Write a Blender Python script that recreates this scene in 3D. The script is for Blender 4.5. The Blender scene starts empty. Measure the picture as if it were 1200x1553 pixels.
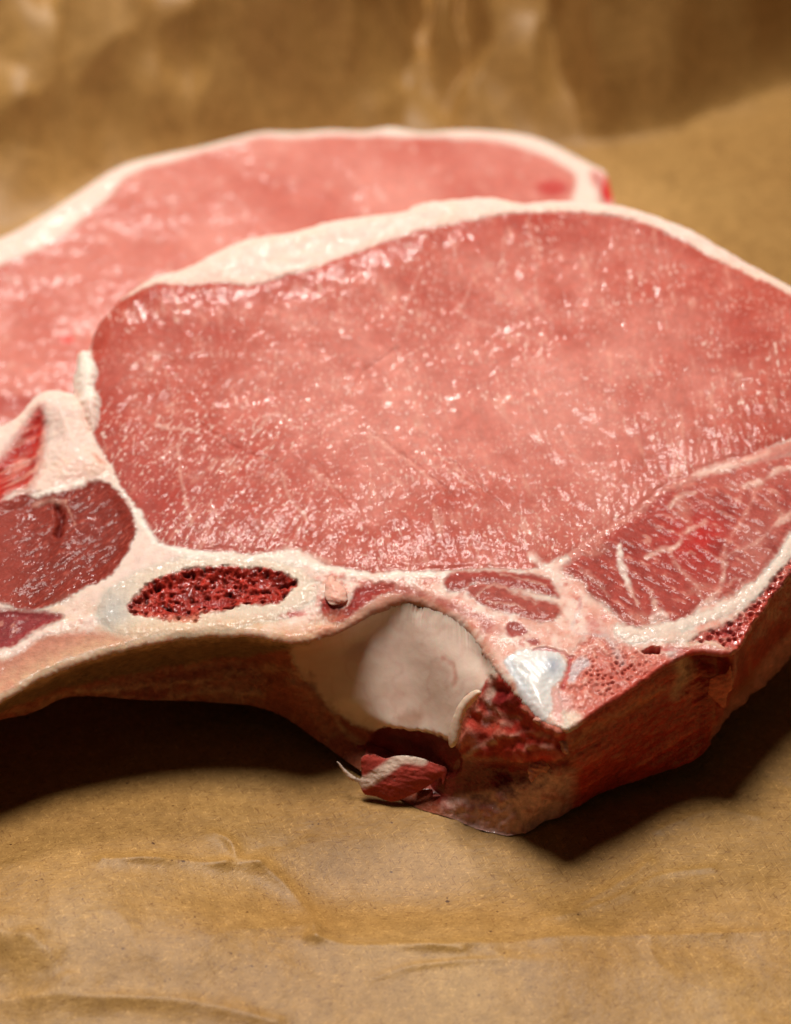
import bpy, math, numpy as np
from math import radians, sin, cos, sqrt, pi
# ---------------------------------------------------------------- camera (work in cm, scene in metres)
SC = bpy.context.scene
CM = 0.01
PITCH, DIST, FPX = radians(42), 46.0, 4830.0          # focal length in photograph pixels (1200 x 1553)
PW, PH = 1200.0, 1553.0
LOOK = np.array([0, 0, 2.6])
FW = np.array([0, cos(PITCH), -sin(PITCH)]); UP = np.array([0, sin(PITCH), cos(PITCH)]); RT = np.array([1.0, 0, 0])
CAM = LOOK - DIST * FW
cd = bpy.data.cameras.new("camera"); cam = bpy.data.objects.new("camera", cd); SC.collection.objects.link(cam)
cam.location = CAM * CM; cam.rotation_euler = (pi / 2 - PITCH, 0, 0)
cd.sensor_fit = 'VERTICAL'; cd.sensor_height = 36; cd.lens = FPX / PH * 36
cd.clip_start = 0.01; cd.clip_end = 50
cd.dof.use_dof = True; cd.dof.focus_distance = (DIST - 1.6) * CM; cd.dof.aperture_fstop = 13
SC.camera = cam
# ---------------------------------------------------------------- light
w = bpy.data.worlds.new("World"); SC.world = w; w.use_nodes = True
w.node_tree.nodes['Background'].inputs[0].default_value = (1.0, 0.93, 0.85, 1)
w.node_tree.nodes['Background'].inputs[1].default_value = 0.016
def area(name, az, el, dist, size, power, col):
    l = bpy.data.lights.new(name, 'AREA'); l.shape = 'DISK'; l.size = size; l.energy = power; l.color = col
    o = bpy.data.objects.new(name, l); SC.collection.objects.link(o)
    d = np.array([sin(az) * cos(el), cos(az) * cos(el), sin(el)])
    o.location = d * dist + np.array([0, 0.02, 0.02])
    from mathutils import Vector
    o.rotation_euler = Vector(d).to_track_quat('Z', 'Y').to_euler()
area("key_softbox", radians(-14), radians(76), 0.9, 0.28, 9.0, (1.0, 0.945, 0.875))
area("back_softbox", radians(-12), radians(50), 0.9, 0.11, 3.2, (1.0, 0.945, 0.875))
SC.view_settings.view_transform = 'Standard'; SC.view_settings.look = 'None'
SC.view_settings.exposure = 0; SC.view_settings.gamma = 1
SC.cycles.use_denoising = True
SC.cycles.max_bounces = 8; SC.cycles.diffuse_bounces = 4; SC.cycles.glossy_bounces = 3
# ---------------------------------------------------------------- helpers: projection
def ray(x, y):
    x = np.asarray(x, float); y = np.asarray(y, float)
    return FW * FPX + RT * (x[..., None] - PW / 2) + UP * (PH / 2 - y[..., None])
def hit(x, y, P, n, off=0.0):
    """points where the sight lines cross the plane through P with normal n, pushed back by off along n"""
    d = ray(x, y); t = (np.dot(P - CAM, n) - np.asarray(off)) / (d @ n)
    return CAM + d * t[..., None]
def pix(Q):
    q = np.asarray(Q) - CAM; z = q @ FW
    return PW / 2 + FPX * (q @ RT) / z, PH / 2 - FPX * (q @ UP) / z
# ---------------------------------------------------------------- helpers: noise
def pn(x, y, seed=0):
    x = np.asarray(x, float); y = np.asarray(y, float)
    rng = np.random.RandomState(seed + 11)
    perm = rng.permutation(512).astype(np.int32); ang = rng.rand(512) * 2 * pi
    gx, gy = np.cos(ang), np.sin(ang)
    xi = np.floor(x).astype(np.int64); yi = np.floor(y).astype(np.int64)
    xf = x - xi; yf = y - yi
    u = xf * xf * xf * (xf * (xf * 6 - 15) + 10); v = yf * yf * yf * (yf * (yf * 6 - 15) + 10)
    def g(i, j, dx, dy):
        h = perm[(perm[i & 511] + j) & 511]
        return gx[h] * dx + gy[h] * dy
    a = g(xi, yi, xf, yf); b = g(xi + 1, yi, xf - 1, yf)
    c = g(xi, yi + 1, xf, yf - 1); d = g(xi + 1, yi + 1, xf - 1, yf - 1)
    return 1.5 * ((a + u * (b - a)) * (1 - v) + (c + u * (d - c)) * v)
def fbm(x, y, o=3, seed=0, gain=0.5):
    s = 0; a = 1; t = 0
    for k in range(o):
        s = s + a * pn(x * 2 ** k + 7.3 * k, y * 2 ** k - 3.1 * k, seed + k); t += a; a *= gain
    return s / t
def cells(x, y, seed=0):
    """distance to the nearest scattered point"""
    rng = np.random.RandomState(seed + 5); jx = rng.rand(128, 128); jy = rng.rand(128, 128)
    xi = np.floor(x).astype(int); yi = np.floor(y).astype(int); best = np.full(np.shape(x), 9.0)
    for a in (-1, 0, 1):
        for b in (-1, 0, 1):
            i, j = xi + a, yi + b
            dx = i + jx[i % 128, j % 128] - x; dy = j + jy[i % 128, j % 128] - y
            best = np.minimum(best, dx * dx + dy * dy)
    return np.sqrt(best)
def rot(x, y, deg):
    a = radians(deg); return x * cos(a) + y * sin(a), -x * sin(a) + y * cos(a)
def sm(a, b, x): t = np.clip((x - a) / (b - a), 0, 1); return t * t * (3 - 2 * t)
# ---------------------------------------------------------------- helpers: outlines
def catmull(pts, closed=True, k=4):
    P = np.array(pts, float); n = len(P)
    if closed: Q = np.vstack([P[-1], P, P[0], P[1]])
    else: Q = np.vstack([2 * P[0] - P[1], P, 2 * P[-1] - P[-2]])
    out = []
    for i in range(n if closed else n - 1):
        a, b, c, d = Q[i], Q[i + 1], Q[i + 2], Q[i + 3]
        for t in np.arange(k) / k:
            out.append(0.5 * (2 * b + (c - a) * t + (2 * a - 5 * b + 4 * c - d) * t * t + (3 * b - a - 3 * c + d) * t ** 3))
    if not closed: out.append(P[-1])
    return np.array(out)
def segdist(poly, X, Y, closed):
    best = np.full(X.shape, 1e9); inside = np.zeros(X.shape, bool)
    n = len(poly)
    for i in range(n if closed else n - 1):
        ax, ay = poly[i]; bx, by = poly[(i + 1) % n]
        dx, dy = bx - ax, by - ay; L = dx * dx + dy * dy + 1e-12
        t = np.clip(((X - ax) * dx + (Y - ay) * dy) / L, 0, 1)
        best = np.minimum(best, (X - ax - t * dx) ** 2 + (Y - ay - t * dy) ** 2)
        if closed and ay != by:
            c = (ay > Y) != (by > Y)
            inside ^= c & (X < (bx - ax) * (Y - ay) / (by - ay) + ax)
    return np.sqrt(best), inside
class Chart:
    """a drawing table: signed distances of traced outlines, read back at any point"""
    def __init__(s, x0, y0, x1, y1, step):
        s.x0, s.y0, s.st = x0, y0, step
        s.gx = np.arange(x0, x1 + step, step); s.gy = np.arange(y0, y1 + step, step)
    def dist(s, pts, X, Y, closed=True, margin=40, k=4):
        P = catmull(pts, closed, k)
        i0 = max(0, int((P[:, 0].min() - margin - s.x0) / s.st)); i1 = min(len(s.gx), int((P[:, 0].max() + margin - s.x0) / s.st) + 2)
        j0 = max(0, int((P[:, 1].min() - margin - s.y0) / s.st)); j1 = min(len(s.gy), int((P[:, 1].max() + margin - s.y0) / s.st) + 2)
        gx, gy = np.meshgrid(s.gx[i0:i1], s.gy[j0:j1])
        d, ins = segdist(P, gx, gy, closed)
        D = np.where(ins, d, -d) if closed else -d
        fx = (X - s.gx[i0]) / s.st; fy = (Y - s.gy[j0]) / s.st
        ok = (fx >= 0) & (fy >= 0) & (fx < D.shape[1] - 1.001) & (fy < D.shape[0] - 1.001)
        out = np.full(X.shape, -float(margin))
        fx = fx[ok]; fy = fy[ok]; a = fx.astype(int); b = fy.astype(int); u = fx - a; v = fy - b
        out[ok] = (D[b, a] * (1 - u) + D[b, a + 1] * u) * (1 - v) + (D[b + 1, a] * (1 - u) + D[b + 1, a + 1] * u) * v
        return out
# ---------------------------------------------------------------- helpers: objects
def empty(name, base, label, cat, group=None):
    o = bpy.data.objects.new(name, None); SC.collection.objects.link(o)
    o.location = np.asarray(base) * CM; o.empty_display_size = 0.02
    o["label"] = label; o["category"] = cat
    if group: o["group"] = group
    return o
def build(name, V, N, C, F, material, parent=None, label=None, base=(0, 0, 0)):
    """one mesh object: vertices (cm), normals, colours, quads"""
    me = bpy.data.meshes.new(name)
    V = (np.asarray(V) - np.asarray(base)) * CM
    F = np.asarray(F, np.int32)
    if N is not None:                                   # faces wind the way the normals point
        f = F[:: max(1, len(F) // 4000)]; g = np.cross(V[f[:, 1]] - V[f[:, 0]], V[f[:, 2]] - V[f[:, 0]])
        if (g * N[f[:, 0]]).sum() < 0: F = F[:, ::-1].copy()
    nf, k = F.shape
    me.vertices.add(len(V)); me.vertices.foreach_set('co', V.astype(np.float32).ravel())
    me.loops.add(nf * k); me.loops.foreach_set('vertex_index', F.ravel())
    me.polygons.add(nf); me.polygons.foreach_set('loop_start', np.arange(0, nf * k, k, dtype=np.int32))
    me.polygons.foreach_set('use_smooth', np.ones(nf, bool))
    me.update(calc_edges=True)
    a = me.attributes.new('Col', 'FLOAT_COLOR', 'POINT')
    a.data.foreach_set('color', np.hstack([C, np.ones((len(V), 1))]).astype(np.float32).ravel())
    if N is not None:
        me.normals_split_custom_set_from_vertices(N.astype(np.float32).tolist())
    me.materials.append(material)
    o = bpy.data.objects.new(name, me); SC.collection.objects.link(o)
    if parent is not None: o.parent = parent
    if label: o["label"] = label
    return o
def grid_faces(ny, nx, wrap=False):
    j, i = np.mgrid[0:ny - 1, 0:(nx if wrap else nx - 1)]
    a = j * nx + i; b = j * nx + (i + 1) % nx
    return np.stack([a, b, b + nx, a + nx], -1).reshape(-1, 4)
def grid_normals(P, wrap=False):
    if wrap:
        du = np.roll(P, -1, 1) - np.roll(P, 1, 1)
    else:
        du = np.gradient(P, axis=1)
    dv = np.gradient(P, axis=0)
    n = np.cross(du, dv); n /= np.linalg.norm(n, axis=-1, keepdims=True) + 1e-12
    return n
def face_normals(P, F):
    V = P.reshape(-1, 3); g = np.cross(V[F[:, 2]] - V[F[:, 0]], V[F[:, 3]] - V[F[:, 1]])
    N = np.stack([sum(np.bincount(F[:, k], g[:, c], len(V)) for k in range(4)) for c in range(3)], -1)
    return (N / (np.linalg.norm(N, axis=1, keepdims=True) + 1e-12)).reshape(P.shape)
def split(pos, nrm, col, lab, faces, flab, table, parent, base):
    """cut a shared surface into its parts; neighbours keep the same border points and normals"""
    V = pos.reshape(-1, 3); N = nrm.reshape(-1, 3); C = col.reshape(-1, 3); made = {}
    for key, (name, material, up, label) in table.items():
        f = faces[flab == key]
        if not len(f): continue
        ids, inv = np.unique(f, return_inverse=True)
        made[key] = build(name, V[ids], N[ids], C[ids], inv.reshape(f.shape), material, made.get(up, parent), label, base)
    return made
# ---------------------------------------------------------------- materials
def tissue(name, rough=0.4, bump=0.3, scale=1800, coat=0.4, coat_rough=0.15, sss=0.0, var=0.12, spec=0.5, detail=4, dist=0.0004, glint=0.5, gscale=2600, sscale=.0012):
    m = bpy.data.materials.new(name); m.use_nodes = True; t = m.node_tree; n = t.nodes; p = n['Principled BSDF']
    at = n.new('ShaderNodeAttribute'); at.attribute_name = 'Col'
    tc = n.new('ShaderNodeTexCoord')
    n1 = n.new('ShaderNodeTexNoise'); n1.inputs['Scale'].default_value = scale * 0.45; n1.inputs['Detail'].default_value = detail
    n2 = n.new('ShaderNodeTexNoise'); n2.inputs['Scale'].default_value = scale; n2.inputs['Detail'].default_value = detail
    mr = n.new('ShaderNodeMapRange'); mr.inputs[1].default_value = 0.25; mr.inputs[2].default_value = 0.75
    mr.inputs[3].default_value = 1 - var; mr.inputs[4].default_value = 1 + var
    mx = n.new('ShaderNodeVectorMath'); mx.operation = 'SCALE'
    t.links.new(tc.outputs['Object'], n1.inputs['Vector']); t.links.new(tc.outputs['Object'], n2.inputs['Vector'])
    t.links.new(n1.outputs['Fac'], mr.inputs[0]); t.links.new(at.outputs['Color'], mx.inputs[0]); t.links.new(mr.outputs[0], mx.inputs['Scale'])
    t.links.new(mx.outputs[0], p.inputs['Base Color'])
    b = n.new('ShaderNodeBump'); b.inputs['Strength'].default_value = bump; b.inputs['Distance'].default_value = dist
    t.links.new(n2.outputs['Fac'], b.inputs['Height']); t.links.new(b.outputs[0], p.inputs['Normal'])
    # the wet film on top: beads and threads of moisture, thicker in patches
    n3 = n.new('ShaderNodeTexNoise'); n3.inputs['Scale'].default_value = gscale; n3.inputs['Detail'].default_value = 0.6
    n4 = n.new('ShaderNodeTexNoise'); n4.inputs['Scale'].default_value = 130; n4.inputs['Detail'].default_value = 3
    r3 = n.new('ShaderNodeMapRange'); r3.inputs[1].default_value = 0.54; r3.inputs[2].default_value = 0.76
    r4 = n.new('ShaderNodeMapRange'); r4.inputs[1].default_value = 0.38; r4.inputs[2].default_value = 0.62; r4.inputs[3].default_value = 0.25; r4.inputs[4].default_value = 1.0
    ml = n.new('ShaderNodeMath'); ml.operation = 'MULTIPLY'
    for q in (n3, n4): t.links.new(tc.outputs['Object'], q.inputs['Vector'])
    t.links.new(n3.outputs['Fac'], r3.inputs[0]); t.links.new(n4.outputs['Fac'], r4.inputs[0]); t.links.new(r3.outputs[0], ml.inputs[0]); t.links.new(r4.outputs[0], ml.inputs[1])
    b2 = n.new('ShaderNodeBump'); b2.inputs['Strength'].default_value = glint; b2.inputs['Distance'].default_value = 0.00028
    t.links.new(ml.outputs[0], b2.inputs['Height']); t.links.new(b2.outputs[0], p.inputs['Coat Normal'])
    p.inputs['Roughness'].default_value = rough; p.inputs['Specular IOR Level'].default_value = spec
    p.inputs['Coat Weight'].default_value = coat; p.inputs['Coat Roughness'].default_value = coat_rough
    if sss:
        p.inputs['Subsurface Weight'].default_value = sss; p.inputs['Subsurface Radius'].default_value = (1.0, 0.35, 0.25)
        p.inputs['Subsurface Scale'].default_value = sscale
    return m
M_LOIN = tissue('lean_meat', 0.5, 0.2, 1700, 0.22, 0.075, sss=.35, glint=1.0, spec=.05, gscale=3100)
M_BACK = tissue('lean_meat_dry', 0.5, 0.2, 1700, 0.12, 0.14, sss=.35, glint=.8, spec=.08, gscale=1200)
M_MUSC = tissue('dark_muscle', 0.5, 0.35, 2400, 0.12, 0.08, sss=.2, glint=1.0, gscale=2900, spec=.06)
M_FAT = tissue('fat', 0.5, 0.2, 1900, 0.15, 0.10, var=0.08, sss=.6, sscale=.002, glint=.6, gscale=2400, spec=.1)
M_BONE = tissue('bone', 0.45, 0.25, 2200, 0.18, 0.09, var=0.12, sss=.35, glint=.7, spec=.12, gscale=2300)
M_MARR = tissue('marrow', 0.4, 0.7, 2400, 0.6, 0.09, var=0.3, glint=1.0, spec=.1, gscale=2100)
M_CART = tissue('cartilage', 0.36, 0.15, 1500, 0.25, 0.12, var=0.06, sss=.3, glint=.7, gscale=1500)
M_MEMB = tissue('membrane', 0.5, 0.12, 900, 0.35, 0.16, var=0.06, sss=.6, glint=.35, spec=.2, gscale=900, sscale=.002)
M_RIM = tissue('side_tissue', 0.5, 0.5, 2300, 0.5, 0.10, var=0.32, sss=.2, glint=1.0, spec=.1, gscale=1900)
# ---------------------------------------------------------------- brown paper
def paper_material():
    m = bpy.data.materials.new('kraft_paper'); m.use_nodes = True; t = m.node_tree; n = t.nodes; p = n['Principled BSDF']
    tc = n.new('ShaderNodeTexCoord')
    def noise(scale, detail, stretch=None, rough=0.5):
        x = n.new('ShaderNodeTexNoise'); x.inputs['Scale'].default_value = scale; x.inputs['Detail'].default_value = detail; x.inputs['Roughness'].default_value = rough
        if stretch:
            mp = n.new('ShaderNodeMapping'); mp.vector_type = 'TEXTURE'; mp.inputs['Scale'].default_value = tuple(1 / q for q in stretch); mp.inputs['Rotation'].default_value = (0, 0, 0.5)
            t.links.new(tc.outputs['Object'], mp.inputs['Vector']); t.links.new(mp.outputs[0], x.inputs['Vector'])
        else: t.links.new(tc.outputs['Object'], x.inputs['Vector'])
        return x
    def ramp(src, stops):
        r = n.new('ShaderNodeValToRGB'); e = r.color_ramp.elements
        while len(e) < len(stops): e.new(0.5)
        for el, (q, c) in zip(e, stops): el.position = q; el.color = (*c, 1)
        t.links.new(src, r.inputs[0]); return r
    def mix(a, b, fac=None, mode='MULTIPLY', f=1.0):
        x = n.new('ShaderNodeMix'); x.data_type = 'RGBA'; x.blend_type = mode
        if fac is not None: t.links.new(fac, x.inputs[0])
        else: x.inputs[0].default_value = f
        t.links.new(a, x.inputs[6]); t.links.new(b, x.inputs[7]); return x.outputs[2]
    big = ramp(noise(28, 5).outputs[0], [(0.3, (0.34, 0.173, 0.047)), (0.7, (0.45, 0.253, 0.079))])
    mid = ramp(noise(420, 5, rough=0.65).outputs[0], [(0.3, (0.80, 0.78, 0.74)), (0.7, (1.12, 1.12, 1.12))])
    c = mix(big.outputs[0], mid.outputs[0])
    for k, ang in enumerate((0.35, 1.5, -0.75)):
        fn = noise(5200, 1.5, (1, .13, 1), 0.5); fn.inputs['Vector'].links[0].from_node.inputs['Rotation'].default_value = (0, 0, ang)
        fib = ramp(fn.outputs[0], [(0.26, (0.66, 0.58, 0.5)), (0.38, (1, 1, 1)), (0.62, (1, 1, 1)), (0.74, (1.38, 1.42, 1.5))])
        c = mix(c, fib.outputs[0])
    spk = ramp(noise(900, 1).outputs[0], [(0.20, (0.30, 0.22, 0.15)), (0.25, (1, 1, 1))])
    c = mix(c, spk.outputs[0])
    t.links.new(c, p.inputs['Base Color'])
    p.inputs['Roughness'].default_value = 0.44; p.inputs['Specular IOR Level'].default_value = 0.25
    b = n.new('ShaderNodeBump'); b.inputs['Strength'].default_value = 0.35; b.inputs['Distance'].default_value = 0.0003
    t.links.new(noise(700, 6, (1, 2, 1), 0.65).outputs[0], b.inputs['Height']); t.links.new(b.outputs[0], p.inputs['Normal'])
    return m
Z = np.array([0, 0, 1.0]); O3 = np.zeros(3)
def ground(pts): 
    a = np.array(pts, float); return hit(a[:, 0], a[:, 1], O3, Z)[:, :2]
def make_paper():
    xs = np.concatenate([np.arange(-22, -8, .2), np.arange(-8, 8, .035), np.arange(8, 22.01, .2)])
    ys = np.concatenate([np.arange(-16, -9.5, .2), np.arange(-9.5, -2, .03), np.arange(-2, 9, .1), np.arange(9, 34, .06)])
    X, Y = np.meshgrid(xs, ys)
    H = 0.10 * fbm(X * .16, Y * .16, 3, 3) + 0.05 * fbm(X * .5, Y * .5, 3, 9)
    rid = 1 - np.abs(fbm(X * .33 + 4, Y * .33, 3, 21)); H += 0.06 * (rid ** 3)
    H += 0.010 * fbm(X * 2.2, Y * 2.2, 3, 31) 
    front = sm(-4.2, -6.2, Y)
    H *= 0.25 + 0.75 * np.maximum(front, sm(12, 15, Y))
    cn = fbm(X * .8, Y * .8, 3, 47)
    mx, my = ground([(150, 1385)])[0]; H += .42 * np.exp(-((X - mx) / 2.6) ** 2 - ((Y - my) / 1.5) ** 2)
    mx, my = ground([(480, 1362)])[0]; H -= .22 * np.exp(-((X - mx) / 2.4) ** 2 - ((Y - my) / .75) ** 2)
    mx, my = ground([(760, 1470)])[0]; H += .22 * np.exp(-((X - mx) / 3.0) ** 2 - ((Y - my) / 1.0) ** 2)
    def crease(pts, h, wid, ends=0.6, px=True):
        P = catmull(ground(pts) if px else pts, False, 4)
        d, _ = segdist(P, X, Y, False)
        return h * np.exp(-(d / wid) ** 1.3) * np.clip(.55 + .9 * cn, 0, 1.3)
    H += crease([(470, 1438), (560, 1452), (700, 1452), (900, 1436), (1210, 1420)], 0.07, .10)
    H += crease([(-20, 1532), (120, 1530), (280, 1535), (420, 1560)], 0.08, .16)
    H += crease([(325, 1275), (350, 1288), (362, 1310), (395, 1318)], 0.06, .10)
    H += crease([(362, 1310), (395, 1290), (440, 1280), (465, 1262)], -0.04, .14)
    H += crease([(160, 1330), (240, 1325), (330, 1322), (395, 1318)], 0.09, .12)
    H += crease([(325, 1273), (345, 1282), (356, 1296), (360, 1312)], .03, .05); H += crease([(190, 1330), (260, 1322), (330, 1324), (345, 1318)], .05, .07); H += crease([(480, 1438), (540, 1450), (620, 1448), (700, 1460)], .04, .05); H += crease([(560, 1500), (640, 1480), (760, 1475)], .04, .06); H += crease([(850, 1400), (930, 1370), (1000, 1330), (1080, 1320)], .05, .06); H += crease([(1000, 1260), (1080, 1230), (1150, 1240)], .04, .07)
    H += crease([(395, 1318), (440, 1350), (470, 1390), (480, 1440)], 0.10, .14)
    H += crease([(-20, 1440), (60, 1462), (100, 1500)], 0.2, .35)
    H += crease([(830, 1400), (900, 1365), (960, 1330), (985, 1310)], 0.06, .10)
    H += crease([(1110, 1160), (1150, 1170), (1205, 1195)], -0.09, .12)
    # the sheet stands up in crumpled folds behind the meat
    edge_y = np.interp(X, [-12, -6.5, -3, 0, 2.5, 3.6, 8], [8.8, 10.6, 12.1, 12.5, 12.3, 12.7, 14.6]) + .35 * pn(X * .5, X * 0 + 3.3, 41)
    t = Y - edge_y + .4 * fbm(X * .5, Y * .5, 2, 43)
    xs_ = X + 1.3 * fbm(X * .22, Y * .33, 3, 44) + .28 * (Y - 14) * np.sin(X * .7)
    slope = np.interp(xs_, [-9, -4, -3.3, -2.6, -.5, .55, 1.2, 1.7, 3.1, 3.7, 7], [.9, 1.0, 1.1, 1.9, 2.0, .35, .15, 1.1, .95, 3.4, 3.0])
    H += slope * np.where(t > 0, t * t / (t + .8), 0) * (1 - 0.02 * np.clip(t, 0, 20))
    back = sm(.3, 2.5, t)
    H += back * (.9 * np.abs(fbm(X * .3 + 9 + .2 * Y, Y * .35, 2, 52)) + .5 * (1 - np.abs(pn(X * .5 - .3 * Y, Y * .45 + .2 * X, 53))) ** 2)
    def fold(pts, h, wl, wr):
        P = catmull(pts, False, 6)
        xl = np.interp(Y, P[:, 1], P[:, 0]); wid = np.where(X < xl, wl, wr)
        return h * np.clip(1 - np.abs(X - xl) / wid, 0, 1) * sm(P[0, 1] - .6, P[0, 1] + 1.0, Y)
    H += fold([(0.75, 14.0), (0.9, 16), (0.7, 19), (0.2, 26)], 0.8, 0.25, 0.5)
    H += fold([(-.7, 15), (-.9, 16), (-1.6, 19), (-2.2, 26)], 0.7, 0.5, 0.9)
    H += fold([(3.3, 15), (3.5, 16.5), (3.3, 19), (3.6, 26)], 0.5, 1.8, 0.4)
    H += fold([(-3.4, 15.0), (-3.2, 17), (-3.6, 20), (-3.8, 26)], 0.8, 0.6, 1.0)
    clear = sm(-3.6, -2.6, Y) * (1 - sm(-.4, .2, Y - edge_y)) * sm(-13, -11, X) * (1 - sm(8.5, 9.5, X))
    H = H * (1 - clear) + (-0.004) * clear
    P = np.stack([X, Y, H], -1); N = grid_normals(P)
    o = build('brown_paper', P.reshape(-1, 3), None, np.ones((X.size, 3)), grid_faces(*X.shape), paper_material())
    o["label"] = "crumpled brown butcher paper lying under both pork chops"; o["category"] = "paper"
    return o
make_paper()
# ---------------------------------------------------------------- front pork chop
TH = 2.2
TILT, ROLL = radians(10), radians(-2.5)
n0 = np.array([sin(ROLL), -sin(TILT), 0]); n0[2] = sqrt(1 - n0 @ n0)
CONTACT = hit(np.array([770.]), np.array([1256.]), O3, Z)[0]
PF = CONTACT + (TH + .02) * n0
def frame(P, n):
    o = hit(np.array([600.]), np.array([776.]), P, n)[0]
    eu = RT - (RT @ n) * n; eu /= np.linalg.norm(eu); ev = np.cross(n, eu)
    return o, eu, ev
CH = Chart(-500, 230, 1400, 1330, 2.0)
FAT = np.array((.82, .60, .51)); FATW = np.array((.88, .745, .645)); LOIN = np.array((.46, .09, .062)); LOINP = np.array((.60, .215, .168))
LOIND = np.array((.36, .036, .022)); DARK = np.array((.22, .025, .014)); RED = np.array((.42, .022, .014)); PINK = np.array((.70, .31, .23))
OUT = [(-430, 760), (-330, 720), (-200, 700), (-90, 682), (-30, 655), (0, 638), (30, 620), (52, 592), (80, 582), (108, 589), (115, 596),
       (111, 576), (112, 560), (117, 545), (117, 530), (124, 522), (134, 525), (138, 508), (150, 480), (170, 458), (188, 440), (232, 411), (268, 402), (300, 388), (350, 362),
       (390, 350), (440, 343), (500, 327), (560, 318), (612, 311), (642, 298), (700, 293), (745, 290), (792, 299), (830, 295), (870, 296), (940, 302),
       (1000, 320), (1060, 346), (1130, 388), (1200, 425), (1270, 475), (1330, 560), (1345, 650), (1320, 740), (1270, 800), (1215, 850)]
LOW = [(1215, 850), (1180, 890), (1140, 945), (1115, 985), (1085, 988), (1060, 986), (1030, 995), (990, 1020), (950, 1048), (905, 1076), (880, 1094),
       (860, 1105), (845, 1100), (820, 1088), (785, 1050), (755, 1015), (735, 985), (705, 948), (665, 922), (635, 908), (605, 907), (560, 925), (530, 945), (500, 958),
       (450, 970), (415, 966), (380, 960), (300, 962), (200, 978), (100, 1008), (50, 1030), (0, 1060), (-60, 1085), (-200, 1110), (-330, 1100), (-420, 1040), (-460, 900)]
OUTLINE = OUT + LOW[1:]
EYE = [(188, 443), (235, 428), (285, 432), (330, 427), (375, 431), (430, 420), (480, 405), (520, 388), (580, 367), (650, 345), (700, 337), (760, 324),
       (830, 318), (900, 322), (960, 331), (1020, 355), (1075, 387), (1130, 412), (1200, 445), (1260, 490), (1310, 560), (1325, 620), (1330, 645), (1260, 650), (1200, 668),
       (1130, 693), (1065, 712), (1010, 738), (960, 775), (905, 808), (862, 838), (835, 852), (800, 862), (740, 862), (680, 866), (620, 866), (560, 866), (520, 862),
       (495, 855), (470, 840), (440, 832), (400, 838), (340, 836), (275, 830), (240, 818), (215, 785), (190, 745), (165, 700), (141, 655), (149, 625), (151, 608), (144, 585), (146, 560),
       (138, 534), (134, 508), (148, 478), (168, 456)]
RIBM = [(-300, 760), (-100, 775), (0, 762), (35, 748), (60, 742), (85, 748), (125, 738), (135, 728), (160, 730), (185, 750), (203, 790), (202, 815), (185, 845), (165, 870),
        (130, 888), (100, 905), (55, 922), (30, 922), (0, 912), (-100, 920), (-300, 930)]
REDS = [(38, 640), (50, 625), (65, 620), (70, 650), (62, 690), (52, 725), (45, 738), (15, 745), (0, 760), (-40, 780), (-60, 740), (0, 695), (22, 665)]
LOWM = [(-200, 940), (0, 925), (35, 925), (85, 930), (95, 938), (60, 955), (30, 970), (0, 985), (-200, 1020)]
RIBL = [(-200, 1060), (0, 1002), (30, 987), (60, 968), (100, 958), (150, 958), (200, 955), (240, 960), (200, 972), (100, 1000), (40, 1029), (0, 1052), (-200, 1100)]
RING = [(150, 925), (165, 895), (200, 870), (250, 852), (310, 845), (380, 845), (440, 855), (470, 872), (480, 895), (455, 925), (420, 938), (340, 955), (270, 962), (200, 965), (160, 950)]
MARR = [(190, 915), (205, 900), (225, 882), (255, 868), (300, 858), (345, 855), (390, 857), (430, 865), (452, 878), (448, 892), (432, 905), (425, 915), (395, 918), (365, 918),
        (340, 928), (310, 930), (300, 945), (265, 943), (240, 938), (215, 938), (195, 928)]
POCK = [(485, 925), (490, 900), (500, 915), (525, 920), (540, 895), (560, 885), (590, 882), (600, 890), (570, 905), (545, 925), (520, 943), (495, 940)]
STR1 = [(673, 885), (678, 872), (700, 867), (740, 866), (790, 868), (830, 875), (840, 888), (850, 905), (838, 905), (800, 895), (760, 890), (720, 885), (700, 896), (680, 894)]
STR2 = [(708, 898), (720, 886), (750, 886), (780, 897), (815, 908), (845, 918), (850, 928), (840, 938), (815, 942), (780, 932), (740, 922), (720, 911)]
SPIN = [(850, 862), (870, 845), (905, 815), (960, 782), (1010, 745), (1060, 722), (1100, 712), (1140, 705), (1200, 690), (1290, 680), (1280, 740), (1205, 800), (1172, 850), (1130, 890),
        (1095, 905), (1060, 920), (1045, 935), (1010, 945), (1000, 938), (985, 945), (965, 948), (940, 938), (915, 915), (895, 900), (885, 880)]
SPO1 = [(1045, 976), (1070, 960), (1110, 940), (1150, 905), (1185, 865), (1215, 830), (1240, 850), (1190, 895), (1150, 950), (1118, 990), (1085, 972)]
VERT = [(868, 988), (890, 962), (920, 968), (960, 978), (1000, 990), (1040, 986), (1034, 1000), (990, 1026), (950, 1054), (900, 1086), (870, 1110), (856, 1085), (848, 1050), (855, 1020)]
CART = [(765, 1000), (790, 987), (830, 983), (850, 992), (858, 1010), (850, 1030), (836, 1042), (836, 1072), (824, 1092), (806, 1078), (792, 1058), (783, 1032), (773, 1015)]
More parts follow.
